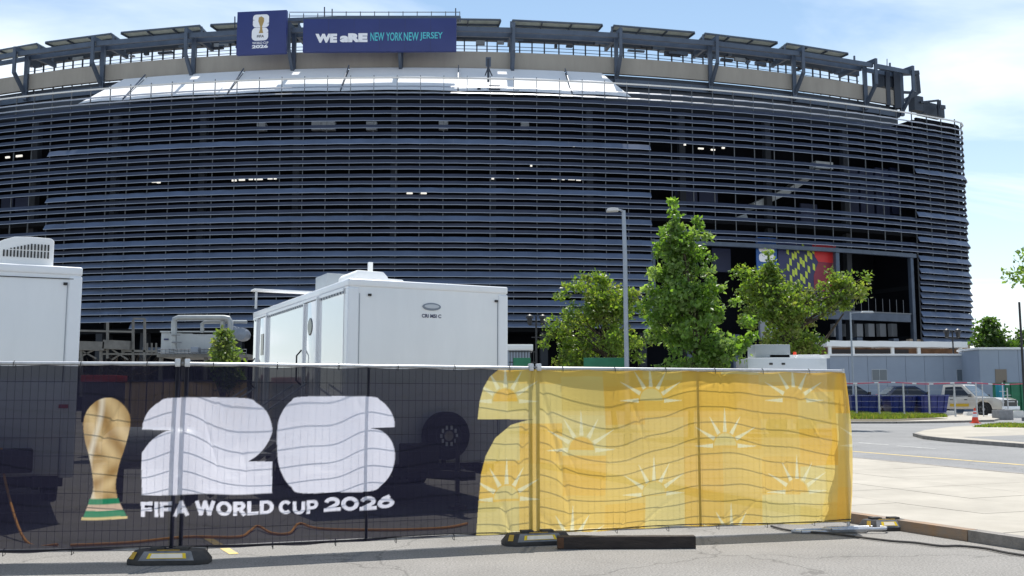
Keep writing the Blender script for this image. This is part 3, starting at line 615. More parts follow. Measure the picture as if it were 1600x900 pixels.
def tree(name, label, Y, outline, trunk_x, nclump, nleaf, crad, leaf, cols, tr=.14, hollow=.35, limbs=26, group=None, ztr=None, gap=0.0, lean=None, extra=()):
    """outline: [(y_px, xl_px, xr_px)] from top to bottom, taken as a solid of revolution at depth Y"""
    prof = []
    for y, xl, xr in outline:
        a, b = at(xl, y, Y), at(xr, y, Y); prof.append((a.z, (a.x+b.x)/2, (b.x-a.x)/2))
    prof.sort(); zs = [q[0] for q in prof]
    gz = g(Y); base = Vector((at(trunk_x, 600, Y).x, Y, gz)); rt = thing(name, label, 'tree', tuple(base), group=group, world=True)
    cl = []; tries = 0
    while len(cl) < nclump and tries < 20000:
        tries += 1; z = random.uniform(zs[0], zs[-1]); xc = np.interp(z, zs, [q[1] for q in prof]); rr = float(np.interp(z, zs, [q[2] for q in prof]))
        if random.random() > (rr/max(q[2] for q in prof))**1.2+.22: continue
        a = random.uniform(0, 6.283); k = math.sqrt(random.uniform(hollow**2, 1)); cr = min(crad*random.uniform(.7, 1.3), max(.16, rr*.75)); ri = max(0, rr*(.84+.42*mnoise.noise((1.6*math.cos(a)+Y, 1.6*math.sin(a), z*.9)))-cr*.5)*k
        p = Vector((xc+ri*math.cos(a), Y+ri*.9*math.sin(a), z))
        if gap and mnoise.noise(p*.75+Vector((Y, 3, 7))) < gap-.35: continue
        cl.append((tuple(p), cr))
    for x, y, cr in extra: q = at(x, y, Y); cl.append(((q.x, q.y+random.gauss(0, .3), q.z), cr))
    tb = MB(); top = Vector((np.interp(zs[-1], zs, [q[1] for q in prof]), Y, zs[-1]-.3)); pts = []; zt = ztr or zs[-1]-.5
    for k in range(9):
        t = k/8; z = gz+(zt-gz)*t; xc = base.x+(np.interp(max(z, zs[0]), zs, [q[1] for q in prof])-base.x)*min(1, t*1.1); pts.append((xc+.12*math.sin(5*t+Y), Y+.1*math.cos(4*t), z))
    tb.tube(pts, [tr*(1-.85*k/8)+.012 for k in range(9)], 8); tb.build('trunk', 'bark', rt, smooth=True)
    lb = MB()
    for p, cr in random.sample(cl, min(limbs, len(cl))):
        p = Vector(p); k = max(1, min(7, int((p.z-.9-gz)/(zt-gz)*8))); a = Vector(pts[k]); mid = a.lerp(p, .5)+Vector((random.gauss(0, .12), random.gauss(0, .12), .1-.05*(p-a).length)); lb.tube([a, a.lerp(mid, .5)+Vector((0, 0, .02)), mid, mid.lerp(p, .6), p], [tr*.34, tr*.28, tr*.2, tr*.12, .008], 5)
    if lean: lb.tube([at(*q, Y) for q in lean], [tr*.8, tr*.7, tr*.45, .03][:len(lean)], 6)
    lb.build('limbs', 'bark', rt, smooth=True)
    leaf_mesh('crown', cl, nleaf, leaf, cols, rt); return rt
G_MID = [(.11, .20, .035), (.14, .24, .045), (.08, .155, .03), (.18, .28, .07), (.125, .215, .045), (.26, .34, .15)]
G_YEL = [(.16, .245, .045), (.21, .285, .055), (.115, .19, .035), (.175, .25, .05), (.085, .14, .03), (.19, .19, .07)]
G_DRK = [(.07, .13, .03), (.09, .155, .036), (.05, .10, .025)]
tree('maple_tree', 'tall pointed bright green tree right of the lamp post', 36, [(330, 1046, 1060), (345, 1038, 1066), (360, 1032, 1078), (380, 1030, 1098), (405, 1026, 1106), (430, 1014, 1116), (455, 1014, 1136), (480, 1004, 1150), (505, 1000, 1168), (530, 1000, 1176), (555, 1000, 1172), (580, 1006, 1165), (605, 1030, 1140)], 1084, 265, 50, .32, .165, G_MID, .10, .30, 60, gap=.17, extra=[(1049, 318, .16), (1053, 328, .2), (1057, 340, .24), (1050, 350, .28), (1062, 356, .26), (1090, 344, .16), (1092, 356, .22), (1084, 368, .28), (1102, 372, .2), (1096, 386, .3), (1034, 366, .2), (1030, 384, .24), (1028, 400, .22), (1110, 402, .24), (1112, 420, .26), (1018, 428, .24), (1010, 452, .24), (1130, 448, .24), (1150, 470, .22), (1004, 478, .24), (1166, 500, .24), (1174, 524, .24)])
tree('locust_tree', 'rounded yellowish tree partly behind the lamp post', 43, [(428, 914, 944), (442, 880, 962), (460, 868, 1004), (485, 866, 1018), (510, 850, 1024), (535, 842, 1020), (555, 840, 1012), (580, 850, 1000)], 965, 215, 50, .38, .15, G_YEL, .11, .30, 70, gap=.13, extra=[(930, 430, .35), (918, 436, .3), (942, 444, .3), (858, 510, .35), (850, 536, .3), (872, 462, .3), (884, 448, .3)])
tree('locust_tree', 'broad open crowned tree before the stadium gate mural', 43, [(412, 1196, 1208), (426, 1180, 1222), (442, 1158, 1238), (460, 1142, 1272), (482, 1146, 1300), (505, 1158, 1306), (530, 1175, 1300), (548, 1195, 1280)], 1226, 200, 50, .38, .15, G_YEL, .15, .30, 80, gap=.13, lean=[(1236, 574), (1262, 556), (1290, 530), (1318, 490)], extra=[(1200, 396, .25), (1203, 410, .3), (1150, 425, .35), (1162, 418, .3), (1172, 430, .35), (1244, 448, .3), (1262, 456, .3)]+[(random.gauss(1320, 15), random.gauss(449, 13), random.uniform(.28, .42)) for _ in range(34)]+[(random.gauss(1292, 10), random.gauss(480, 14), .3) for _ in range(8)])
tree('leafy_tree', 'dark green tree crown above the pale office at right', 78, [(498, 1536, 1552), (512, 1520, 1565), (528, 1512, 1578), (545, 1510, 1600), (560, 1515, 1600)], 1545, 80, 50, .75, .26, G_DRK, .16, .2, 20, gap=.08)
tree('leafy_tree', 'low green tree at the right edge behind the office', 84, [(516, 1590, 1602), (528, 1578, 1640), (545, 1572, 1650), (560, 1575, 1650)], 1600, 60, 50, .75, .26, G_DRK, .16, .2, 16)
tree('leafy_tree', 'branch of a tree reaching into the right edge of the view', 30, [(340, 1640, 1720), (380, 1602, 1760), (405, 1584, 1780), (428, 1588, 1780), (460, 1640, 1760)], 1690, 120, 50, .40, .13, G_MID, .14, .3, 30)
tree('shrub_tree', 'small bushy shrub between the white plant and the trailer', 27, [(513, 338, 350), (525, 330, 366), (540, 324, 382), (560, 320, 388), (585, 326, 388), (610, 335, 380)], 352, 62, 52, .24, .095, [(.12, .19, .05), (.17, .23, .07), (.08, .13, .035), (.20, .22, .09)], .05, .2, 16)
# bare brush under the pipe rack
mb = MB(); b0 = at(190, 575, 52); b0.z = g(52); rt = thing('dry_bush', 'tangle of bare brown twigs beside the steel pipe rack', 'bush', tuple(b0), world=True)
for k in range(150):
    p = Vector((random.gauss(b0.x, .9), 52+random.gauss(0, .5), g(52)+1.6)); mb.tube([p, p+Vector((random.gauss(0, .25), random.gauss(0, .2), .7)), p+Vector((random.gauss(0, .7), random.gauss(0, .5), random.uniform(.9, 1.9)))], [.02, .014, .006], 3)
mb.tube([(b0.x, 52, g(52)), (b0.x, 52, g(52)+1.9)], [.12, .05], 6)
tag(mb.build('twigs', 'bark', rt), kind='stuff')

# ================================================================== STREET LAMPS
p = gnd(980, 640); Yl = 34.0; b = at(980, 600, Yl); t = at(976, 329, Yl); gz = g(Yl)
rt = thing('street_lamp', 'tall grey single arm lamp post before the trees', 'street lamp', (b.x, Yl, gz))
MB().tube([(0, 0, 0), (0, 0, .25)], [.16, .16], 12).build('base', 'lamp_pole', rt, smooth=True)
MB().tube([(0, 0, .25), (-.02, 0, t.z-gz-1.5), (-.05, 0, t.z-gz)], [.085, .075, .065], 12).build('pole', 'lamp_pole', rt, smooth=True)
MB().tube([(-.05, 0, t.z-gz-.03), (-.18, 0, t.z-gz+.02), (-.3, 0, t.z-gz+.03)], .035, 8).build('arm', 'lamp_pole', rt, smooth=True)
MB().prism([(-.22, -.04), (-.62, -.06), (-.62, .02), (-.5, .06), (-.25, .05)], (0, -.17, t.z-gz+.02), (1, 0, 0), (0, 0, 1), (0, .34, 0)).build('lamp_head', 'lamp_head', rt, bevel=.015)
Yl = 60; b = at(1333, 600, Yl); t = at(1333, 488, Yl)
rt = thing('street_lamp', 'thin lamp pole with arm pointing right before the gate', 'street lamp', (b.x, Yl, .8))
MB().tube([(0, 0, 0), (0, 0, t.z-.8)], [.07, .05], 8).build('pole', 'lamp_pole', rt); MB().tube([(0, 0, t.z-.85), (.5, 0, t.z-.8), (.9, 0, t.z-.78)], .03, 6).build('arm', 'lamp_pole', rt)
MB().box((1.0, 0, t.z-.78), (.75, .3, .1), 0, .8).build('lamp_head', 'lamp_head', rt, bevel=.02)
for x, yt, Yl, lab in ((838, 494, 62, 'dark twin lantern lamp post left of the yellowish tree'), (1492, 516, 72, 'dark cluster lantern post before the stadium corner')):
    b = at(x, 600, Yl); t = at(x, yt, Yl); rt = thing('lantern_post', lab, 'street lamp', (b.x, Yl, .8))
    h = t.z-.8; MB().tube([(0, 0, 0), (0, 0, h*.3), (0, 0, h)], [.12, .07, .05], 8).build('pole', 'black_part', rt)
    MB().bar((-.42, 0, h-.55), (.42, 0, h-.55), .06).build('cross_arm', 'black_part', rt); MB().bar((-.3, 0, h-1.3), (.3, 0, h-1.3), .05).build('cross_arm', 'black_part', rt)
    for sx in (-1, 1): MB().lathe([(.04, -.55), (.13, -.5), (.16, -.15), (.26, -.12), (.20, .02), (.03, .12)], (sx*.4, 0, h), 'z', 10).build('lantern', 'black_part', rt)

# ================================================================== TRAILERS
TR = R(26.5)
def rbox(name, x0, x1, y0, y1, z0, z1, m, parent, bev, seg=3): return MB().box(((x0+x1)/2, (y0+y1)/2, (z0+z1)/2), (x1-x0, y1-y0, z1-z0)).build(name, m, parent, bevel=bev, seg=seg)
def wheel(parent, c, r, wd, axis='x'):
    MB().lathe([(r*.55, -wd/2), (r*.9, -wd/2), (r, -wd*.35), (r, wd*.35), (r*.9, wd/2), (r*.55, wd/2)], (c[0], c[1], c[2]), axis, 28).build('tyre', 'tyre', parent, smooth=True)
    rim = MB().lathe([(r*.05, -wd*.52), (r*.2, -wd*.55), (r*.24, -wd*.42), (r*.5, -wd*.40), (r*.56, -wd*.52), (r*.56, wd*.52), (r*.5, wd*.4), (r*.24, wd*.42), (r*.05, wd*.52)], c, axis, 24).build('rim', 'rim', parent, smooth=True)
    return rim
def trailer(label, corner, side, W, D, Hh, extra):
    """corner = front corner on the ground (world); side 'L' = it is the front-left corner, 'R' front-right"""
    ux = Vector((math.cos(TR), math.sin(TR), 0)); o = Vector(corner)-(ux*W if side == 'R' else Vector((0, 0, 0)))
    gz = g(o.y+1.5); rt = thing('office_trailer', label, 'trailer', (o.x, o.y, gz), TR)
    zb = .62; Hh -= gz
    rbox('body', 0, W, .0, D, zb, Hh, 'trailer_white', rt, .05)
    rbox('roof_cap', -.012, W+.012, -.012, D+.012, Hh-.10, Hh+.02, 'trailer_trim', rt, .03)
    for xx in (.075, W-.075):
        c = rbox('corner_post', xx-.088, xx+.088, -.014, .14, zb-.03, Hh-.11, 'trailer_trim', rt, .03)
    MB().box((.172, -.003, (zb+Hh)/2-.1), (.008, .006, Hh-zb-.2)).build('seam', 'decal_grey', rt); MB().box((W-.172, -.003, (zb+Hh)/2-.1), (.008, .006, Hh-zb-.2)).build('seam', 'decal_grey', rt)
    for xx in (.33, W-.2): MB().box((xx, -.012, Hh-.22), (.05, .03, .035)).build('marker_lamp', 'black_part', rt)
    # side wall skin, doors and rivet strip on the long left side
    MB().box((-.004, D/2+.06, (zb+Hh)/2-.06), (.012, D-.32, Hh-zb-.12)).build('side_skin', 'trailer_side', rt)
    nb = int(D/.16)
    strip = MB().bar((-.02, .2, Hh-.13), (-.02, D-.1, Hh-.13), .02, .05)
    strip.build('drip_rail', 'trailer_trim', rt)
    rv = MB()
    for k in range(nb): rv.box((-.024, .25+k*(D-.4)/nb, Hh-.175), (.012, .085, .03))
    tag(rv.build('rail_clips', 'decal_grey', rt), kind='stuff')
    for yy, ov in ((2.0, True), (5.65, False)):
        d = MB().box((-.022, yy, zb+1.62), (.03, .78, 2.04)).build('door', 'trailer_side', rt, bevel=.008)
        fr = MB()
        for sy in (-1, 1): fr.box((-.03, yy+sy*.415, zb+1.62), (.05, .04, 2.10))
        fr.box((-.03, yy, zb+2.675), (.05, .88, .04)); fr.build('frame', 'trailer_trim', d)
        if ov: MB().lathe([(.001, -.008), (.13, -.008), (.15, 0), (.13, .008), (.001, .008)], (-.042, yy, zb+2.22), 'x', 20).build('oval_pane', 'dark_glass', d).scale = (1, 1, 1)
        else: MB().box((-.042, yy-.1, zb+2.1), (.012, .22, .42)).build('pane', 'dark_glass', d)
        MB().tube([(-.05, yy+.48, zb+1.25), (-.13, yy+.50, zb+1.33), (-.13, yy+.50, zb+1.75), (-.05, yy+.48, zb+1.85)], .016, 6).build('grab_handle', 'black_part', d)
        st = MB()
        for k in range(6): st.box((-.30-.24*k, yy, zb+.5-.19*k), (.26, .8, .03))
        st.bar((-.2, yy-.4, zb+.45), (-1.55, yy-.4, .05), .03, .08); st.bar((-.2, yy+.4, zb+.45), (-1.55, yy+.4, .05), .03, .08)
        st.build('steps', 'galv', rt)
        hr = MB(); hr.tube([(-.2, yy+.42, zb+.5), (-.2, yy+.42, zb+1.25), (-1.55, yy+.42, .95), (-1.55, yy+.42, .05)], .018, 6); hr.tube([(-.2, yy-.42, zb+.5), (-.2, yy-.42, zb+1.25), (-1.55, yy-.42, .95), (-1.55, yy-.42, .05)], .018, 6); hr.build('handrail', 'galv', rt)
    # chassis, tongue, wheels
    ch = MB()
    for xx in (.45, W-.45): ch.bar((xx, -.1, zb-.09), (xx, D, zb-.09), .08, .16)
    for k in range(5): ch.bar((.1, .3+k*D/5, zb-.1), (W-.1, .3+k*D/5, zb-.1), .06, .12)
    ch.build('chassis', 'chassis', rt)
    tg = MB(); tg.bar((W/2-.62, .3, zb-.1), (W/2, -1.35, zb-.1), .08, .13); tg.bar((W/2+.62, .3, zb-.1), (W/2, -1.35, zb-.1), .08, .13); tg.bar((W/2-.35, -.45, zb-.1), (W/2+.35, -.45, zb-.1), .06, .1); tg.box((W/2, -1.45, zb-.08), (.12, .3, .12)); tg.build('tow_hitch', 'chassis', rt)
    MB().tube([(W/2, -1.1, zb+.45), (W/2, -1.1, .12)], .035, 8).build('jack', 'chassis', rt); MB().box((W/2, -1.1, .06), (.2, .2, .05)).build('jack_foot', 'chassis', rt)
    for yy in (D*.55, D*.55+.85):
        for xx in (.14, W-.14):
            e = bpy.data.objects.new('wheel', None); COL.objects.link(e); e.parent = rt; wheel(e, (xx, yy, .36), .36, .22)
    extra(rt, W, D, Hh, zb); return rt
def extra_mid(rt, W, D, Hh, zb):
    # spare wheel on the nose wall
    e = bpy.data.objects.new('spare_wheel', None); COL.objects.link(e); e.parent = rt; zs_ = 1.06
    rim = wheel(e, (W/2+.20, -.17, zs_), .37, .24, 'y')
    for k in range(10):
        a = 2*math.pi*k/10; MB().box((W/2+.20+.13*math.cos(a), -.305, zs_+.13*math.sin(a)), (.035, .012, .06), 0).build('rim_hole', 'trailer_trim', rim)
    MB().bar((W/2+.2, -.1, .55), (W/2+.2, -.1, 1.0), .05, .05).build('wheel_carrier', 'chassis', rt)
    MB().box((W/2-.35, -.45, .75), (.5, .4, .42)).build('battery_box', 'black_part', rt, bevel=.02)
    ell = MB(); ell.prism([(.155*math.cos(2*math.pi*k/28), .06*math.sin(2*math.pi*k/28)) for k in range(28)], (W*.505, -.004, Hh-.36), (1, 0, 0), (0, 0, 1), (0, -.01, 0)); o = ell.build('oval_emblem', 'decal_grey', rt)
    MB().prism([(.125*math.cos(2*math.pi*k/28), .032*math.sin(2*math.pi*k/28)) for k in range(28)], (W*.505, -.015, Hh-.355), (1, 0, 0), (0, 0, 1), (0, -.004, 0)).build('emblem_field', 'decal_silver', o)
    lettering('CRI MSI C', (W*.505-.165, -.006, Hh-.535), (1, 0, 0), (0, 0, 1), (0, 0, 0), .33, .058, 'decal_navy', rt, .03)
    # roof gear
    MB().prism([(-.30, 0), (-.30, .20), (-.25, .26), (.20, .25), (.28, .17), (.28, 0)], (W*.25, .9, Hh+.02), (1, 0, 0), (0, 0, 1), (0, .9, 0)).build('air_conditioner', 'plastic_white', rt, bevel=.03)
    MB().prism([(0, .02), (0, .20), (.42, .19), (.45, .02)], (W*.25+.27, 1.3, Hh+.02), (1, 0, 0), (0, 0, 1), (0, .5, 0)).build('roof_hatch', 'plastic_white', rt, bevel=.015)
    MB().box((W*.25+.30, 1.9, Hh+.28), (.07, .07, .56)).build('vent_pipe', 'plastic_white', rt)
    MB().box((1.2, 4.2, Hh+.30), (.9, .8, .56)).build('air_conditioner', 'unit_white', rt, bevel=.02)
    MB().box((.75, 3.0, Hh+.1), (.5, .5, .16)).build('roof_hatch', 'plastic_white', rt, bevel=.02)
    MB().box((.35, 5.4, Hh+.36), (1.3, .3, .035)).build('roof_hatch', 'plastic_white', rt, bevel=.01)
    for k in (-.22, .9): MB().box((k, 5.4, Hh+.17), (.04, .04, .36)).build('hatch_stay', 'galv', rt)
def extra_left(rt, W, D, Hh, zb):
    x1 = W-.36
    pf = [(x1, 0), (x1, .36), (x1-.04, .395), (x1-.30, .40), (x1-.5, .385), (x1-.62, .34), (x1-.78, .25), (x1-.9, .1), (x1-.92, 0)]
    ac = MB().prism(pf, (0, .12, Hh+.02), (1, 0, 0), (0, 0, 1), (0, .8, 0)).build('air_conditioner', 'plastic_white', rt, bevel=.02)
    gl = MB()
    for k in range(14):
        x = x1-.07-k*.042; tp = .30 if k < 6 else .30-.012*(k-5)
        gl.box((x, .115, Hh+.02+.155), (.02, .012, .09)); 
        if tp > .22: gl.box((x, .115, Hh+.02+(.215+tp)/2), (.02, .012, tp-.215))
    tag(gl.build('vent_grille', 'black_part', ac), kind='stuff')
    lettering('COLEMAN', (x1-.86, .113, Hh+.115), (1, 0, 0), (0, 0, 1), (0, 0, 0), .17, .03, 'decal_grey', ac, .01) if False else None
    MB().tube([(.1, -.012, Hh-.135), (W*.5, -.012, Hh-.16), (W-.1, -.012, Hh-.15)], .006, 5).build('cable', 'black_part', rt)
    MB().box((1.9, -.012, 1.5), (1.1, .02, .75)).build('hatch_door', 'trailer_trim', rt, bevel=.01)
    MB().box((2.45, -.02, 1.55), (.12, .03, .05)).build('reflector', 'red_paint', rt)
    MB().box((W/2, -.25, .85), (1.6, .5, .3)).build('tongue_box', 'black_part', rt, bevel=.03)
trailer('white office trailer with oval emblem and spare wheel on its nose', (-2.48, 15.3, 0), 'L', 2.68, 6.6, 3.46, extra_mid)
pR = at(128, 420, 13.9)
trailer('white trailer at the left edge with rooftop air conditioner', (pR.x, 13.9, 0), 'R', 2.6, 6.0, pR.z, extra_left)

# ================================================================== TEMPORARY FENCE WITH PRINTED BANNER
def fpt(x, y): return at(x, y, 1)
P1 = Vector((-3.43, 10.57, 0)); P2 = Vector((.262, 11.9, 0)); P3 = Vector((4.29, 13.06, 0)); P0 = P1+Vector((-3.98, -.42, 0))
PL = [P0, P1, P2, P3]; SEG = [(b-a).length for a, b in zip(PL[:-1], PL[1:])]; CUM = [0, SEG[0], SEG[0]+SEG[1], sum(SEG)]
FB, FT = .12, 2.0
def fence_panel(label, a, b, group):
    rt = thing('temporary_fence', label, 'fence', ((a.x+b.x)/2, (a.y+b.y)/2, 0), world=True, group=group)
    d = (b-a).normalized(); a2, b2 = a+d*.045, b-d*.045; nrm = Vector((d.y, -d.x, 0)); up = Vector((0, 0, 1))
    for q in (a2, b2): MB().tube([q+up*.03, q+up*(FT+.03)], .021, 10).build('post', 'galv', rt, smooth=True)
    m = (a+b)/2; MB().tube([m+up*FB, m+up*FT], .016, 8).build('post', 'galv', rt, smooth=True)
    MB().tube([a2+up*FT, b2+up*FT], .021, 10).build('top_rail', 'galv', rt, smooth=True)
    MB().tube([a2+up*FB, b2+up*FB], .018, 8).build('bottom_rail', 'galv', rt, smooth=True)
    Ln = (b2-a2).length; mb = MB(); n = int(Ln/.076)
    for k in range(1, n): q = a2+d*(Ln*k/n); mb.bar(q+up*FB, q+up*FT, .0027, .0027)
    for k in range(1, 10): z = FB+(FT-FB)*k/10; mb.bar(a2+up*z+nrm*.004, b2+up*z+nrm*.004, .0042, .0042)
    tag(mb.build('wire_mesh', 'wire', rt), kind='stuff')
    return rt
fence_panel('temporary fence panel behind the gold cup print, leftmost', P0, P1, 'temporary fence panels'); fence_panel('temporary fence panel behind the white 26 print', P1, P2, 'temporary fence panels'); fence_panel('temporary fence panel behind the yellow sunburst print', P2, P3, 'temporary fence panels')
for i, q in ((1, P1), (2, P2)):
    rt = thing('bolted_coupler', ('bolted clamp joining fence tops above the white 26 print', 'bolted clamp joining fence tops at the yellow print')[i-1], 'clamp', (q.x, q.y, FT), math.atan2(.32, .94))
    for sx in (-1, 1): MB().box((sx*.048, -.01, .01), (.055, .065, .085)).build('half_shell', 'galv', rt, bevel=.01)
    MB().tube([(0, -.06, .01), (0, .05, .01)], .012, 6).build('bolt', 'galv_dark', rt)
# --- banner print rasterised on the fabric in (u along fence, v height)
def uv_of(x, y):
    k = 0 if x < 286 else (1 if x < 835 else 2); a, b = PL[k], PL[k+1]; r = ray(x, y); d = (b-a).normalized(); nx, ny = d.y, -d.x
    t = (a.x*nx+a.y*ny)/(r[0]*nx+r[1]*ny); p = Vector((r[0]*t, r[1]*t, CAMZ+r[2]*t)); return CUM[k]+(p.xy-a.xy).dot(d.xy), p.z
BV0, BV1 = .115, 1.985; RES = .0085
U0, U1 = .0, CUM[3]-.03
nu, nv = int((U1-U0)/RES)+1, int((BV1-BV0)/RES)+1; SS = 2
gu = U0+(np.arange(nu*SS)+.5)/SS*(U1-U0)/(nu-1)-.5*(U1-U0)/(nu-1); gv = BV0+(np.arange(nv*SS)+.5)/SS*(BV1-BV0)/(nv-1)-.5*(BV1-BV0)/(nv-1)
IMG = np.zeros((nu*SS, nv*SS, 3), np.float32); IMG[:] = (.012, .012, .026)
def fill(poly, col, px=True, rule=None):
    P = np.array([uv_of(*q) for q in poly] if px else poly); lo, hi = P.min(0), P.max(0)
    i0, i1 = np.searchsorted(gu, [lo[0], hi[0]]); j0, j1 = np.searchsorted(gv, [lo[1], hi[1]])
    if i1 <= i0 or j1 <= j0: return
    X, Y_ = np.meshgrid(gu[i0:i1], gv[j0:j1], indexing='ij'); M = np.zeros(X.shape, bool)
    for (xa, ya), (xb, yb) in zip(P, np.roll(P, -1, 0)):
        if ya == yb: continue
        M ^= ((ya > Y_) != (yb > Y_)) & (X < (xb-xa)*(Y_-ya)/(yb-ya)+xa)
    if rule is not None: M &= rule(X, Y_)
    sub = IMG[i0:i1, j0:j1]
    if callable(col): sub[M] = col(X[M], Y_[M])
    else: sub[M] = col
def text_fill(body, q, col, bold=0.0, spacing=1.0):
    """q: pixel corners bl, br, tr, tl"""
    v, t = text_tris(body, bold, spacing); q = [np.array(c, float) for c in q]
    W_ = [uv_of(*((q[0]*(1-a)+q[1]*a)*(1-b)+(q[3]*(1-a)+q[2]*a)*b)) for a, b in v]
    for tri in t: fill([W_[int(k)] for k in tri], col, px=False)
WHT = (.80, .80, .90); YL = [(.76, .485, .085), (.75, .53, .125), (.715, .56, .17), (.71, .59, .215), (.755, .50, .095), (.74, .54, .14)]
# yellow field with its big curved edge
def c5(x, y): return (x/2.647, 560+y/2.647)
def c6(x, y): return (400+x/2.647, 560+y/2.647)
def c7(x, y): return (720+x/2.581, 560+y/2.581)
upper = [(1335, 540), (780, 540), (778, 576), (764, 588), (754, 606), (748, 628), (745, 655), (830, 655), (1335, 655)]
lower = [(1335, 648), (836, 655), (822, 656), (796, 664), (772, 684), (757, 712), (750, 740), (747, 775), (742, 850), (1335, 850)]
def cells(px_x0=740):
    rnd = random.Random(11); cw, chh = .52, .46; base = uv_of(742, 840)[0]
    tab = {(i, j): rnd.choice(YL) for i in range(14) for j in range(6)}; wob = {i: rnd.uniform(-.12, .12) for i in range(14)}
    tabs = np.array([[tab[(i, j)] for j in range(6)] for i in range(14)]); wb = np.array([wob[i] for i in range(14)])
    def f(X, Y_):
        i = np.clip(((X-base)/cw).astype(int), 0, 13); j = np.clip(((Y_+wb[i])/chh).astype(int), 0, 5); return tabs[i, j]
    return f
CF = cells(); fill(upper, CF); fill(lower, CF)
ymask_poly = [np.array([uv_of(*q) for q in p_]) for p_ in (upper, lower)]
def in_yellow(X, Y_):
    R_ = np.zeros(X.shape, bool)
    for P in ymask_poly:
        M = np.zeros(X.shape, bool)
        for (xa, ya), (xb, yb) in zip(P, np.roll(P, -1, 0)):
            if ya != yb: M ^= ((ya > Y_) != (yb > Y_)) & (X < (xb-xa)*(Y_-ya)/(yb-ya)+xa)
        R_ |= M
    return R_
RAY = (.80, .75, .44)
for cx_, cy_ in ((175, 172), (760, 170), (1335, 168), (475, 366), (1062, 352), (180, 566), (770, 548), (1345, 534), (1620, 348), (445, 752), (1088, 738)):
    u0, v0 = uv_of(*c7(cx_, cy_)); k = 1.0/142
    fill([(u0+.15*math.cos(2*math.pi*q/24), v0-.0+.15*math.sin(2*math.pi*q/24)) for q in range(13)], YL[0] if (cx_ % 2) else YL[3], px=False, rule=in_yellow)
    for q, a in enumerate((0, 30, 60, 90, 120, 150, 180)):
        a = R(a); ca, sa = math.cos(a), math.sin(a); r0, r1 = .165, (.46 if q % 2 else .41); w0, w1 = .026, .002; uo = -.01
        fill([(u0+r0*ca-w0*sa, v0+r0*sa+w0*ca), (u0+r1*ca-w1*sa, v0+r1*sa+w1*ca), (u0+r1*ca+w1*sa, v0+r1*sa-w1*ca), (u0+r0*ca+w0*sa, v0+r0*sa-w0*ca)], RAY, px=False, rule=in_yellow)
def smooth_poly(P, closed=True):
    out = []; n = len(P)
    for i in range(n):
        p0, p1, p2, p3 = (np.array(P[(i+k) % n], float) for k in (-1, 0, 1, 2))
        if np.linalg.norm(p2-p1) < 4: out.append(tuple(p1)); continue
        c = lambda a, b, d: np.dot(a-b, d-b)/(np.linalg.norm(a-b)*np.linalg.norm(d-b)+1e-9)
        m1 = (p2-p0)/2 if c(p0, p1, p2) < -.75 else (p2-p1); m2 = (p3-p1)/2 if c(p1, p2, p3) < -.75 else (p2-p1)
        for k in range(5):
            t = k/5; out.append(tuple((2*t**3-3*t**2+1)*p1+(t**3-2*t**2+t)*m1+(-2*t**3+3*t**2)*p2+(t**3-t**2)*m2))
    return out
two = [c5(*q) for q in ((597, 295), (602, 262), (622, 218), (662, 182), (720, 163), (1000, 163), (1060, 185), (1100, 222), (1120, 280), (1116, 318), (1090, 365), (1058, 398), (1022, 421), (1120, 424), (1120, 553), (595, 568), (595, 412), (606, 378), (640, 335), (686, 304), (712, 297))]
six = [c6(*q) for q in ((190, 157), (460, 157), (510, 173), (545, 208), (565, 250), (568, 285), (470, 287), (515, 300), (550, 335), (567, 380), (567, 430), (550, 482), (512, 525), (455, 547), (190, 549), (140, 525), (105, 480), (84, 410), (84, 280), (105, 218), (140, 176))]
fill(smooth_poly(two), WHT); fill(smooth_poly(six), WHT)
def arc(cx, cy, rx, ry, a0, a1, n=14): return [(cx+rx*math.cos(R(a0+(a1-a0)*k/n)), cy+ry*math.sin(R(a0+(a1-a0)*k/n))) for k in range(n+1)]
GLY = {'F': ([[(0, 0), (0, 1)], [(0, 1), (.62, 1)], [(0, .5), (.55, .5)]], .62), 'I': ([[(0, 0), (0, 1)]], 0), 'A': ([[(0, 0), (.42, 1)], [(.42, 1), (.84, 0)], [(.18, .27), (.66, .27)]], .84),
 'W': ([[(0, 1), (.28, 0)], [(.28, 0), (.60, 1)], [(.60, 1), (.92, 0)], [(.92, 0), (1.2, 1)]], 1.2), 'O': ([arc(.44, .5, .44, .5, 0, 360, 28)], .88),
 'R': ([[(0, 0), (0, 1)], [(0, 1), (.36, 1)]+arc(.36, .74, .26, .26, 90, -90)+[(.36, .48), (0, .48)], [(.34, .46), (.66, 0)]], .66), 'L': ([[(0, 0), (0, 1)], [(0, 0), (.56, 0)]], .56),
 'D': ([[(0, 0), (0, 1)], [(0, 1), (.28, 1)]+arc(.28, .5, .48, .5, 90, -90)+[(.28, 0), (0, 0)]], .76), 'C': ([arc(.42, .5, .42, .5, 48, 312, 24)], .74),
 'U': ([[(0, 1), (0, .36)]+arc(.36, .36, .36, .36, 180, 360)+[(.72, .36), (.72, 1)]], .72), 'P': ([[(0, 0), (0, 1)], [(0, 1), (.36, 1)]+arc(.36, .70, .30, .30, 90, -90)+[(.36, .40), (0, .40)]], .66),
 '2': ([arc(.45, .66, .42, .34, 165, -35, 14)+[(.62, .34), (.02, 0)], [(0, 0), (.95, 0)]], .92), '0': ([arc(.5, .5, .5, .5, 0, 360, 28)], 1.0), '6': ([arc(.47, .33, .45, .33, 0, 360, 24), [(.72, 1), (.30, .80), (.06, .48)]], .92)}
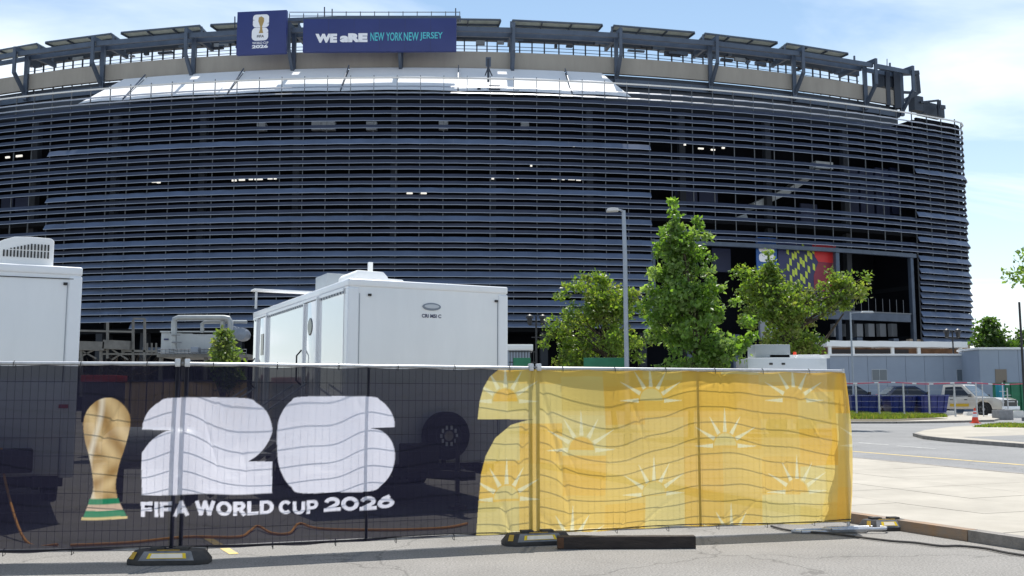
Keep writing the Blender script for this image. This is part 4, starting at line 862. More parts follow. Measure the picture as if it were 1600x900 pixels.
def stroke_text(body, q, col, th, gap):
    """letters as thick strokes; q = pixel corners bl, br, tr, tl; th = stroke width in letter heights"""
    q = [np.array(c, float) for c in q]; wid = sum(GLY[c][1]+th for c in body)+gap*(len(body)-1); x = 0
    def m(a, b): a = a/wid; b = th/2+b*(1-th); return uv_of(*((q[0]*(1-a)+q[1]*a)*(1-b)+(q[3]*(1-a)+q[2]*a)*b))
    for c in body:
        strokes, w_ = GLY[c]
        for st in strokes:
            st = [(x+th/2+a, b) for a, b in st]
            for i, ((xa, ya), (xb, yb)) in enumerate(zip(st[:-1], st[1:])):
                d = math.hypot(xb-xa, yb-ya) or 1; ux_, uy_ = (xb-xa)/d*th/2, (yb-ya)/d*th/2
                e = 1.0 if len(st) == 2 else .25; 
                fill([m(xa-uy_-ux_*e, ya+ux_-uy_*e), m(xb-uy_+ux_*e, yb+ux_+uy_*e), m(xb+uy_+ux_*e, yb-ux_+uy_*e), m(xa+uy_-ux_*e, ya-ux_-uy_*e)], col, px=False)
        x += w_+th+gap
stroke_text('FIFA', [c5(590, 662), c5(780, 655), c5(780, 586), c5(590, 592)], WHT, .30, .13)
stroke_text('WORLD', [c5(806, 655), c5(1128, 642), c5(1128, 578), c5(806, 588)], WHT, .30, .10)
stroke_text('CUP', [c6(90, 641), c6(252, 635), c6(252, 574), c6(90, 579)], WHT, .30, .12)
stroke_text('2026', [c6(275, 634), c6(567, 622), c6(567, 560), c6(275, 568)], WHT, .33, .06)
# plain golden cup print
def gold(X, Y_):
    xm = X.mean(); n = np.sin((X-xm)*22+4.5*np.sin(Y_*4.2)+1.5*np.sin(Y_*11))*.6+np.sin(Y_*17+(X-xm)*26)*.35; t = np.clip(.5+.5*n, 0, 1)[:, None]
    e = np.clip(1-np.abs(X-xm+.11-.05*np.sin(Y_*5))/.045, 0, 1)[:, None]*.75
    c = np.array((.34, .20, .07))*(1-t)+np.array((.70, .52, .27))*t; return c*(1-e)+np.array((.82, .76, .62))*e
cup = [c5(*q) for q in ((450, 162), (402, 178), (366, 218), (352, 270), (360, 340), (376, 400), (388, 460), (394, 530), (383, 578), (493, 578), (487, 520), (502, 440), (526, 370), (546, 290), (546, 240), (526, 202), (492, 172))]
fill(smooth_poly(cup), gold)
for poly, col in (([(378, 578), (497, 578), (504, 602), (371, 602)], (.02, .22, .11)), ([(371, 602), (504, 602), (517, 628), (361, 628)], (.62, .46, .34)), ([(361, 628), (517, 628), (530, 655), (350, 655)], (.02, .22, .11)), ([(344, 655), (533, 655), (534, 666), (342, 666)], (.66, .52, .24))): fill([c5(*q) for q in poly], col)
VC = IMG.reshape(nu, SS, nv, SS, 3).mean((1, 3))
uu = U0+np.arange(nu)*(U1-U0)/(nu-1); vv_ = BV0+np.arange(nv)*(BV1-BV0)/(nv-1)
def billow(u, v):
    t = (v-BV0)/(BV1-BV0); env = np.clip(np.sin(np.pi*t), 0, 1)**.9
    b = .5+.5*np.sin(1.55*u+.6+.9*np.sin(.7*u)); c = .5+.5*np.sin(5.1*u+1.3*np.sin(2.2*v+u)+2); e = .5+.5*np.sin(9.7*u+2.6*v)
    near_post = 1
    for q in (CUM[1], CUM[2], (CUM[1]+CUM[2])/2, (CUM[2]+CUM[3])/2): near_post = near_post*(1-.6*np.exp(-((u-q)/.30)**2))
    fold = .018*np.exp(-(((u-CUM[2])-.42*(1-t)-.03)/.035)**2)+.016*np.exp(-(((u-CUM[2])+.45*(.9-t))/.04)**2)
    return .026+env*(.085*b+.014*c+.004*e)*near_post+fold*env+.010*(1-env)*(.5+.5*np.sin(9.3*u))
uB, vB = np.meshgrid(uu, vv_, indexing='ij'); D_ = billow(uB, vB)
rc_ = random.Random(5)
for k in range(90):            # irregular creases running out of the ties
    uo = .35+.66*rc_.randint(0, 18)+rc_.gauss(0, .05); topc = rc_.random() < .6; vo = BV1 if topc else BV0; an = R(rc_.uniform(200, 340) if topc else rc_.uniform(20, 160)); ln = rc_.uniform(.25, .9); wd = rc_.uniform(.010, .030); am = rc_.uniform(.003, .011)*rc_.choice((1, 1, -.6))
    a_ = (uB-uo)*math.cos(an)+(vB-vo)*math.sin(an); b_ = -(uB-uo)*math.sin(an)+(vB-vo)*math.cos(an)+.05*np.sin(a_*5+k)
    D_ += am*np.exp(-(b_/(wd*(1+a_.clip(0, 2)*1.5)))**2)*np.clip(a_/.06, 0, 1)*np.clip(1-a_/ln, 0, 1)
for k in range(26):            # short random wrinkles
    uo, vo, an, ln, wd, am = rc_.uniform(0, CUM[3]), rc_.uniform(.3, 1.8), R(rc_.uniform(60, 120)), rc_.uniform(.1, .35), rc_.uniform(.012, .03), rc_.uniform(-.006, .007)
    a_ = (uB-uo)*math.cos(an)+(vB-vo)*math.sin(an); b_ = -(uB-uo)*math.sin(an)+(vB-vo)*math.cos(an)
    D_ += am*np.exp(-(b_/wd)**2)*np.exp(-(a_/ln)**2)
D_ = np.maximum(D_, .024)
px_ = np.interp(uu, CUM, [p.x for p in PL]); py_ = np.interp(uu, CUM, [p.y for p in PL])
ex = uu > CUM[3]; dl = (P3-P2).normalized(); px_[ex] = P3.x+dl.x*(uu[ex]-CUM[3]); py_[ex] = P3.y+dl.y*(uu[ex]-CUM[3])
nrm = np.zeros((nu, 2))
for k in range(3):
    d = (PL[k+1]-PL[k]).normalized(); nrm[(uu >= CUM[k]) & (uu <= CUM[k+1]+(1 if k == 2 else 0))] = (d.y, -d.x)
ker = np.ones(31)/31
for c in range(2): nrm[:, c] = np.convolve(np.pad(nrm[:, c], 15, 'edge'), ker, 'valid')
vz = vB.copy(); low = (vB-BV0)/(BV1-BV0); vz += (1-low)*(.012*np.sin(2.1*uB)+.008*np.sin(9.24*uB))-(low**6)*.012*np.abs(np.sin(np.pi*uB/.66))
BX = px_[:, None]+nrm[:, 0:1]*D_; BY = py_[:, None]+nrm[:, 1:2]*D_
verts = np.stack([BX, BY, vz], -1).reshape(-1, 3)
ii, jj = np.meshgrid(np.arange(nu-1), np.arange(nv-1), indexing='ij'); k0 = (ii*nv+jj).ravel()
quads = np.stack([k0, k0+nv, k0+nv+1, k0+1], 1)
me = bpy.data.meshes.new('fabric'); me.vertices.add(len(verts)); me.vertices.foreach_set('co', verts.ravel().astype(np.float32))
me.loops.add(quads.size); me.loops.foreach_set('vertex_index', quads.ravel().astype(np.int32)); me.polygons.add(len(quads)); me.polygons.foreach_set('loop_start', (np.arange(len(quads))*4).astype(np.int32)); me.polygons.foreach_set('loop_total', np.full(len(quads), 4, np.int32))
me.update(calc_edges=True); me.polygons.foreach_set('use_smooth', [True]*len(quads))
ca = me.color_attributes.new('print', 'FLOAT_COLOR', 'POINT'); ca.data.foreach_set('color', np.concatenate([VC.reshape(-1, 3), np.ones((nu*nv, 1))], 1).astype(np.float32).ravel())
def fabric_mat(name, col=None):
    m = bpy.data.materials.new(name); m.use_nodes = True; MATS[name] = m; n, l = m.node_tree.nodes, m.node_tree.links; b = n['Principled BSDF']
    if col is None:
        a = n.new('ShaderNodeAttribute'); a.attribute_name = 'print'; cs = a.outputs[0]
    else:
        a = n.new('ShaderNodeRGB'); a.outputs[0].default_value = (*col, 1); cs = a.outputs[0]
    l.new(cs, b.inputs['Base Color']); b.inputs['Roughness'].default_value = .6; b.inputs['Specular IOR Level'].default_value = .25
    t = n.new('ShaderNodeBsdfTranslucent'); l.new(cs, t.inputs[0]); x = n.new('ShaderNodeMixShader'); x.inputs[0].default_value = .68; l.new(b.outputs[0], x.inputs[1]); l.new(t.outputs[0], x.inputs[2])
    tr = n.new('ShaderNodeBsdfTransparent'); x2 = n.new('ShaderNodeMixShader'); x2.inputs[0].default_value = .105; l.new(x.outputs[0], x2.inputs[1]); l.new(tr.outputs[0], x2.inputs[2]); l.new(x2.outputs[0], n['Material Output'].inputs[0])
fabric_mat('banner_mesh'); fabric_mat('banner_plain', (.78, .49, .06))
me.materials.append(MATS['banner_mesh'])
rt = thing('fence_banner', 'mesh banner with gold cup, white 26 and yellow sunburst print on the fence', 'banner', ((P0.x+P3.x)/2, (P0.y+P3.y)/2, BV0), world=True)
fo = bpy.data.objects.new('fabric', me); COL.objects.link(fo); link(fo, rt)
# return flap wrapped round the end post
d = (P3-P2).normalized(); nr = Vector((d.y, -d.x, 0)); fl = MB(); n = 24; P = []
for i in range(n+1):
    z = BV0+.02+(BV1-BV0-.03)*i/n; wd = .10+.30*(1-i/n)+.02*math.sin(i*.9)
    for j in range(7): t = j/6; q = P3+d*(.0-wd*t)-nr*(.03+.03*math.sin(t*3.0)+.02*math.sin(i*.5+t*4)); P.append((q.x, q.y, z))
fl.add(P, [(i*7+j, (i+1)*7+j, (i+1)*7+j+1, i*7+j+1) for i in range(n) for j in range(6)]); fl.build('return_flap', 'banner_plain', rt, smooth=True)
def bpos(u, z, out):
    k = min(2, max(0, int(np.searchsorted(CUM, u)-1))); a, b = PL[k], PL[k+1]; d = (b-a).normalized(); q = a+d*(u-CUM[k])+Vector((d.y, -d.x, 0))*out; q.z = z; return q
u = .35
while u < CUM[3]:
    for z in (FT, FB):
        dz = .035; MB().tube([bpos(u, z+dz*.75, 0), bpos(u, z+.01, .034), bpos(u, z-dz*1.3, .036), bpos(u, z-dz, -.03), bpos(u, z+dz*.75, 0)], .004, 4, cap=False).build('cable_tie', 'black_part', rt)
    u += .66
hem = MB(); hem.tube([bpos(.02+(CUM[3]-.04)*k/160, BV0+.02+.012*math.sin(2.1*(CUM[3]*k/160)), .034) for k in range(161)], .006, 4); hem.build('hem_cord', 'black_part', rt)
# --- fence feet
def foot(name, label, c, rz, Ln=.80, Wd=.30, Ht=.135):
    rt = thing(name, label, 'ballast', (c[0], c[1], 0), rz, 'fence feet')
    h, w = Ln/2, Wd/2
    bdy = MB(); lo = [(-h, -w*.55), (-h+.12, -w), (h-.12, -w), (h, -w*.55), (h, w*.55), (h-.12, w), (-h+.12, w), (-h, w*.55)]
    P = [(x, y, .002) for x, y in lo]+[(x, y, Ht*.35) for x, y in lo]+[(x*.84, y*.6, Ht) for x, y in lo]
    F = [tuple(range(8))[::-1], tuple(range(16, 24))]+[(r*8+k, r*8+(k+1) % 8, (r+1)*8+(k+1) % 8, (r+1)*8+k) for r in (0, 1) for k in range(8)]
    bdy.add(P, F).build('block', 'rubber', rt, bevel=.008)
    def face(x0, x1, t0, t1, m, nm, push=.003):
        def q(x, t): return (x*(1-.16*t), -w*(1-.4*t)-push*1.0, Ht*.35+Ht*.65*t+push*.6)
        MB().add([q(x0, t0), q(x1, t0), q(x1, t1), q(x0, t1)], [(0, 1, 2, 3)]).build(nm, m, rt)
    face(-h+.13, h-.13, -.02, .93, 'rubber_grey', 'front_face'); face(-h+.20, h-.20, .18, .72, 'reflector_yellow', 'reflector_edge', .006); face(-h+.235, h-.235, .22, .66, 'reflector_white', 'reflector', .009)
    for sx in (-1, 1): MB().box((sx*.12, 0, Ht+.012), (.14, .10, .03)).build('socket', 'rubber', rt, bevel=.006)
    MB().box((0, -.07, Ht+.003), (.22, .02, .006)).build('label_strip', 'label_amber', rt)
    MB().add([(-h*.93, -w*.70, Ht*.45), (-h*.80, -w*.90, Ht*.45), (-h*.74, -w*.66, Ht*.93), (-h*.86, -w*.5, Ht*.93)], [(0, 1, 2, 3)]).build('corner_label', 'label_amber', rt)
    return rt
fa = math.atan2(1.33, 3.69)
foot('rubber_ballast', 'black rubber foot with reflector under the white 26 print', (P1.x+.0, P1.y-.17), R(4))
foot('rubber_ballast', 'black and yellow rubber foot behind the dark timber', (P2.x+.02, P2.y-.12), R(16))
foot('rubber_ballast', 'black and yellow rubber foot beyond the yellow banner end', (P3.x+.42, P3.y+.02), R(8), .62)
# post stays hanging at the joints (small loop of white strap seen through the fabric)
# flat steel frame stack on the ground at the fence end
rt = thing('steel_frame_base', 'pair of grey steel tube hoops lying under the banner end', 'fence stay', (P3.x-.1, P3.y-.1, 0), R(8))
for k, (dx, dy, s_) in enumerate(((-.25, -.10, 1.0), (.05, -.16, .85))):
    hp = [(dx-.42*s_, dy-.08, .022+.03*k), (dx-.50*s_, dy, .022+.03*k), (dx-.42*s_, dy+.08, .022+.03*k), (dx+.40*s_, dy+.10, .022+.03*k), (dx+.47*s_, dy, .022+.03*k), (dx+.40*s_, dy-.10, .022+.03*k), (dx-.42*s_, dy-.08, .022+.03*k)]
    MB().tube(hp, .019, 8).build('hoop', 'galv', rt, smooth=True)
# dark timber beam lying before the fence
a, b = gnd(871, 858), gnd(1087, 857); rt = thing('timber_beam', 'dark weathered timber beam lying on the asphalt before the yellow banner', 'beam', ((a.x+b.x)/2, a.y+.06, 0), math.atan2(b.y-a.y, b.x-a.x)+.01)
Lb = (b-a).length; bm = bmesh.new(); bmesh.ops.create_cube(bm, size=1)
for v in bm.verts: v.co = Vector((v.co.x*Lb, v.co.y*.12, v.co.z*.135+.0685))
bmesh.ops.subdivide_edges(bm, edges=[e for e in bm.edges if abs(e.verts[0].co.x-e.verts[1].co.x) > .5], cuts=24)
bmesh.ops.bevel(bm, geom=[e for e in bm.edges if e.calc_face_angle(0) > .8], offset=.006, segments=1, affect='EDGES')
for v in bm.verts: nn = mnoise.noise((v.co.x*4, v.co.y*9, v.co.z*9)); v.co.y += nn*.006; v.co.z += nn*.005 if v.co.z > .05 else 0
me = bpy.data.meshes.new('beam'); bm.to_mesh(me); bm.free(); me.materials.append(MATS['timber']); o = bpy.data.objects.new('beam', me); COL.objects.link(o); o.parent = rt
MB().box((-Lb/2+.03, -.0625, .07), (.07, .004, .115)).build('rust_patch', 'timber_rust', rt)
# cables on the ground
def cable(name, label, pts, r, m, cat='cable'):
    o = []
    pts = [Vector(p) for p in pts]
    for i in range(len(pts)-1):
        p0, p1, p2, p3 = pts[max(0, i-1)], pts[i], pts[i+1], pts[min(len(pts)-1, i+2)]
        for k in range(6):
            t = k/6; o.append(.5*((2*p1)+(p2-p0)*t+(2*p0-5*p1+4*p2-p3)*t*t+(3*p1-p0-3*p2+p3)*t**3))
    o.append(pts[-1]); return tag(MB().tube(o, r, 7).build(name, m, None, smooth=True), label, cat)
def G(x, y, r): return gnd(x, y, r)
cable('extension_cord', 'orange cord looping along the ground behind the 26 print', [G(110, 852, .02), G(200, 848, .02), G(290, 839, .02), G(370, 839, .02), G(390, 830, .02), G(403, 822, .05), G(425, 833, .02), G(452, 833, .02), G(468, 818, .05), G(500, 826, .02), G(600, 828, .02), G(690, 825, .02), G(730, 818, .02)], .016, 'orange_cord')
cable('extension_cord', 'orange cord trailing down the left trailer onto the ground', [at(2, 700, 13.2), at(10, 760, 13.0), G(40, 845, .02), G(90, 851, .02)], .016, 'orange_cord')
cable('power_cable', 'black cable snaking along the kerb on the asphalt', [G(1205, 822, .02), G(1235, 829, .02), G(1290, 833, .02), G(1340, 839, .02), G(1390, 845, .02), G(1430, 848, .02), G(1470, 853, .02), G(1500, 853, .02), G(1540, 857, .02), G(1575, 864, .02), G(1630, 872, .02)], .014, 'rubber')
# ================================================================== BACKGROUND PLANT AND BUILDINGS
def wbox(mb, x0, y0, x1, y1, Y, D):
    a, b = at(x0, y0, Y), at(x1, y1, Y); return mb.box(((a.x+b.x)/2, Y+D/2, (a.z+b.z)/2), (abs(b.x-a.x), D, abs(a.z-b.z)))
# plywood-sided store seen through the dark mesh
Y = 27.0; a = at(150, 600, Y); rt = thing('plywood_store', 'tan plywood sided store hut between the two trailers', 'hut', (a.x, Y, g(Y)), world=True)
for k in range(9):
    x0 = 150+k*26; wbox(MB(), x0+.6, 596, x0+25.4, 672, Y, .05).build('board', 'tan_board', rt)
wbox(MB(), 148, 593.5, 386, 596, Y-.1, 1.8).build('roof', 'steel_dark', rt); wbox(MB(), 150, 597, 384, 690, Y+.06, 1.6).build('shell', 'chassis', rt)
Y = 25.0; rt = thing('red_bin', 'red metal hopper behind the left trailer', 'bin', tuple(at(150, 640, Y).xy)+(g(Y),), world=True)
wbox(MB(), 126, 586, 180, 597, Y, .8).build('rim', 'red_paint', rt, bevel=.02); wbox(MB(), 129, 597, 177, 660, Y+.06, .7).build('bin_body', 'chassis', rt, bevel=.03)
Y = 16.2; p = at(205, 690, Y); rt = thing('water_tank', 'grey horizontal tank on a skid behind the gold cup print', 'tank', (p.x, Y, g(Y)))
zt = at(205, 688, Y).z-g(Y)
MB().lathe([(.05, -.75), (.24, -.72), (.33, -.6), (.33, .6), (.24, .72), (.05, .75)], (.35, 0, zt-.12), 'x', 20).build('tank', 'pipe_grey', rt, smooth=True)
mb = MB()
for sx in (-.25, .95): mb.box((sx, 0, (zt-.4)/2), (.08, .6, zt-.4)); mb.box((sx, 0, zt-.42), (.12, .62, .1))
mb.build('skid', 'chassis', rt)
# white chiller plant with pipes
Y = 50.0; rt = thing('chiller_plant', 'white boxed chiller plant with overhead pipes at stadium foot', 'chiller', tuple(at(310, 600, Y).xy)+(g(Y),), world=True)
zb = at(310, 556, Y).z
for x0, x1, yt in ((252, 264, 519), (264.6, 282, 520), (282.6, 300, 521), (300.6, 318, 522), (318.6, 338, 522)): wbox(MB(), x0, yt, x1, 553, Y, 2.2).build('cabinet', 'unit_white', rt, bevel=.03)
wbox(MB(), 250, 517, 340, 519, Y-.1, 2.4).build('cabinet_roof', 'unit_white', rt); wbox(MB(), 245, 553, 386, 558, Y-.6, 3.2).build('platform', 'rack_grey', rt)
for x in (250, 285, 320, 355, 383): wbox(MB(), x-1.5, 558, x+1.5, 622, Y-.2, .15).build('leg', 'rack_grey', rt)
def ppipe(pts, r, m='pipe_grey', nm='pipe'): return MB().tube([at(x, y, Y-.5+dy) for x, y, dy in pts], r, 10).build(nm, m, rt, smooth=True)
ppipe([(272, 548, 0), (272, 505, 0), (273, 499, 0), (279, 496.5, 0), (300, 496.5, 0), (350, 496.5, 0), (357, 497.5, 0), (360, 503, 0), (360, 545, 0)], .14); ppipe([(316, 520, .4), (316, 506, .4), (320, 503.5, .4), (330, 503, .4), (386, 503, .4)], .09); ppipe([(348, 498, .2), (348, 545, .2)], .12)
for x0, y0, x1, y1 in ((268, 534, 283, 536), (268, 523, 281, 524)): wbox(MB(), x0, y0, x1, y1, Y-.7, .08).build('bracket', 'galv_dark', rt)
wbox(MB(), 298, 542, 309, 551, Y-.9, .5).build('control_box', 'decal_grey', rt, bevel=.03); wbox(MB(), 256, 529, 263, 531.5, Y-.04, .03).build('name_plate', 'decal_navy', rt)
for x, y in ((366, 520), (379, 523)):
    c = at(x, y, Y); MB().lathe([(.05, -.5), (.3, -.45), (.34, 0), (.3, .45), (.05, .5)], (c.x, Y, c.z), 'y', 12).build('motor', 'decal_grey', rt)
mb = MB()
for k in range(24): p = at(247+k*6, 545, Y-.7); mb.tube([p, Vector((p.x, p.y, zb))], .015, 4)
for y in (546, 551): mb.tube([at(247, y, Y-.7), at(385, y, Y-.7)], .02, 4)
tag(mb.build('guard_rail', 'galv_dark', rt), kind='stuff')
Y = 58.0; rt = thing('pipe_rack', 'rusty grey steel pipe rack frame by the left trailer', 'steel frame', tuple(at(170, 600, Y).xy)+(g(Y),), world=True)
for x0, y0, x1, y1, wd in ((120, 516.5, 210, 518.5, .1), (168, 504, 168, 560, .12), (208, 500, 208, 620, .12), (226, 498, 226, 620, .12), (226, 498, 208, 498, .1), (120, 540, 165, 541, .5), (163, 538, 205, 540, .5), (120, 545, 160, 545, .15), (120, 560, 150, 545, .08), (150, 560, 122, 545, .08), (158, 545, 158, 615, .15), (127, 545, 127, 620, .15), (175, 546, 200, 562, .08), (200, 546, 175, 562, .08), (160, 553, 300, 553.5, .1), (190, 548, 245, 549, .12)):
    MB().bar(at(x0, y0, Y), at(x1, y1, Y), wd).build('member', 'rack_grey', rt)
for k in range(3): MB().bar(at(230+k*7, 536, Y+.5), at(230+k*7, 552, Y+.5), .08).build('member', 'rack_grey', rt)
rt2 = wbox(MB(), 222, 543, 250, 550, Y+1, .5).build('blue_crate', 'steel_blue', None, bevel=.02); tag(rt2, 'dull blue crate in front of the dark opening left of the chillers', 'crate')
# bay awning and clutter below the right stadium end
Y = 88.0; rt = thing('shade_canopy', 'long white flat shade canopy before the stadium base', 'canopy', tuple(at(1400, 600, Y).xy)+(.8,), world=True)
a, b = at(1292, 536, Y), at(1512, 538, Y)
MB().add([], []) ; cv = MB(); n = 16; P = []
for i in range(n+1):
    t = i/n; q = a.lerp(b, t)
    for dy, dz in ((0, -.28), (0, .22), (3.2, .34), (3.2, -.2)): P.append((q.x, q.y+dy, q.z+dz+.02*math.sin(i*2.2)))
F = [(i*4+k, (i+1)*4+k, (i+1)*4+(k+1) % 4, i*4+(k+1) % 4) for i in range(n) for k in range(4)]+[(0, 1, 2, 3), tuple(n*4+k for k in range(4))[::-1]]
cv.add(P, F).build('canopy', 'plastic_white', rt)
for x in (1296, 1332, 1394, 1435, 1500): q = at(x, 537, Y+.3); MB().bar((q.x, q.y, .8), (q.x, q.y, q.z), .25).build('post', 'plastic_white', rt)
Y = 92.0; rt = thing('snack_kiosk', 'brown clad kiosk row under the white shade canopy', 'kiosk', tuple(at(1400, 600, Y).xy)+(.8,), world=True)
wbox(MB(), 1296, 542, 1500, 600, Y, 3).build('kiosk_body', 'brown_clad', rt); wbox(MB(), 1296, 546, 1420, 552, Y-.1, .1).build('counter_opening', 'chassis', rt)
for k in range(7): wbox(MB(), 1362+k*5, 541.5, 1365+k*5+random.random()*2, 544, Y-.2, .1).build('menu_letter', 'plastic_white', rt)
for k in range(7): wbox(MB(), 1465+k*4.2, 542, 1467.5+k*4.2, 544.5, Y-.2, .1).build('menu_letter', 'plastic_white', rt)
# portable offices
def office(label, x0, x1, yt, Y, wins, rz):
    a, b = at(x0, yt, Y), at(x1, yt, Y); W = b.x-a.x; H = a.z-.8; rt = thing('portable_office', label, 'office', (a.x, Y, .8), rz)
    n = max(2, int(W/1.22))
    for k in range(n): MB().box((W*(k+.5)/n, 0, H/2), (W/n-.02, .08, H)).build('wall_panel', 'office_wall', rt)
    MB().box((W/2, 1.55, H/2), (W, 3.0, H-.05)).build('shell', 'office_wall', rt); MB().box((W/2, 1.5, H+.06), (W+.2, 3.4, .14)).build('roof', 'office_trim', rt, bevel=.02)
    MB().box((W/2, -.06, .25), (W, .05, .45)).build('skirting', 'decal_grey', rt)
    for (wx0, wy0, wx1, wy1, door) in wins:
        p, q = at(wx0, wy0, Y), at(wx1, wy1, Y); cx_, cz = (p.x+q.x)/2-a.x, (p.z+q.z)/2-.8; ww, hh = q.x-p.x, p.z-q.z
        if door:
            cz = (p.z-.8)/2; hh = p.z-.8; w_ = MB().box((cx_, -.06, cz), (ww, .05, hh)).build('door', 'door_brown', rt); MB().box((cx_+.25*ww, -.12, cz+hh*.2), (.1, .12, .3)).build('wall_lamp', 'black_part', w_)
        else:
            w_ = MB().box((cx_, -.05, cz), (ww, .06, hh)).build('window', 'decal_silver', rt)
            for sx in (-1, 1): MB().box((cx_+sx*ww*.245, -.085, cz), (ww*.46, .02, hh*.92)).build('pane', 'office_glass', w_)
    return rt
office('long pale blue portable office behind the parked pickup', 1296, 1530, 556, 72, [(1361, 577, 1385.5, 595, 0), (1492, 577, 1519, 596, 0)], -.02)
office('taller pale portable office at the right edge', 1529, 1680, 546, 69, [(1554, 577, 1573, 600, 1), (1596, 576, 1622, 596, 0)], -.0)
# white box trailer and cart roofs behind the yellow banner
Y = 37.0
for x0, x1, yt, lab in ((1168, 1292, 559, 'long white box trailer just behind the yellow banner top'),):
    a, b = at(x0, yt, Y), at(x1, yt, Y); W = b.x-a.x; H = a.z-g(Y); rt = thing('box_trailer', lab, 'trailer', (a.x, Y, g(Y)))
    MB().box((W/2, 1, H/2+.3), (W, 2, H-.6)).build('body', 'trailer_white', rt, bevel=.05)
    MB().prism([(W-1.1, 0), (W-1.0, .12), (W-.2, .13), (W-.05, 0)], (0, .2, H), (1, 0, 0), (0, 0, 1), (0, 1.6, 0)).build('roof_fairing', 'plastic_white', rt, bevel=.02)
    MB().box((1.0, .9, H+.25), (1.3, 1.2, .5)).build('roof_unit', 'unit_white', rt, bevel=.03); MB().box((2.0, .9, H+.06), (2.2, 1.2, .12)).build('roof_rack', 'plastic_white', rt)
    for k in (.85, 1.3): MB().box((k, -.01, H-.22), (.12, .03, .07)).build('vent', 'black_part', rt)
    for xx in (1.0, W-.8):
        e = bpy.data.objects.new('wheel', None); COL.objects.link(e); e.parent = rt; wheel(e, (xx, .12, .36), .36, .22, 'y')
for x, y0, y1, lab in ((1233, 555, 561, 'short orange cone-like marker on the white box trailer'), (1242, 550, 561, 'tall orange marker tube on the white box trailer')):
    c = at(x, y1, Y+1); t = at(x, y0, Y+1); o = MB().tube([(c.x, c.y, c.z-.2), (c.x, c.y, t.z)], [.09, .06], 10).build('marker_tube', 'cone_orange', None); tag(o, lab, 'marker')
# pale small box trailer right of centre trailer, picket fence and green boards
Y = 40.0; a, b = at(796, 533, Y), at(836, 548, Y); rt = thing('gatehouse', 'small flat roofed pale kiosk beside the centre trailer', 'kiosk', (a.x, Y, g(Y)), world=True)
wbox(MB(), 770, 538, 833, 547, Y, 2).build('roof', 'plastic_white', rt, bevel=.03); wbox(MB(), 775, 547, 828, 622, Y+.2, 1.6).build('kiosk_body', 'office_wall', rt)
Y = 39.0; rt = thing('picket_fence', 'black metal picket fence beside the centre trailer', 'fence', tuple(at(815, 600, Y).xy)+(g(Y),), world=True)
for k in range(9): x = 797+k*4.6; MB().bar(at(x, 548, Y), at(x, 618, Y), .03).build('picket', 'black_part', rt)
for y in (549.5, 566): MB().bar(at(795, y, Y), at(838, y, Y), .04).build('rail', 'black_part', rt)
for x0, x1, lab in ((802, 829, 'green board panel beside the black picket fence'), (912, 976, 'green board panel under the yellowish tree')):
    Y = 38.0; rt = thing('green_board', lab, 'barrier', tuple(at((x0+x1)/2, 600, Y).xy)+(g(Y),), world=True)
    wbox(MB(), x0, 559, x1, 596, Y, .06).build('panel', 'green_paint', rt, bevel=.01)
    for x in (x0+3, x1-3): wbox(MB(), x-1, 560, x+1, 621, Y+.07, .06).build('post', 'galv_dark', rt)

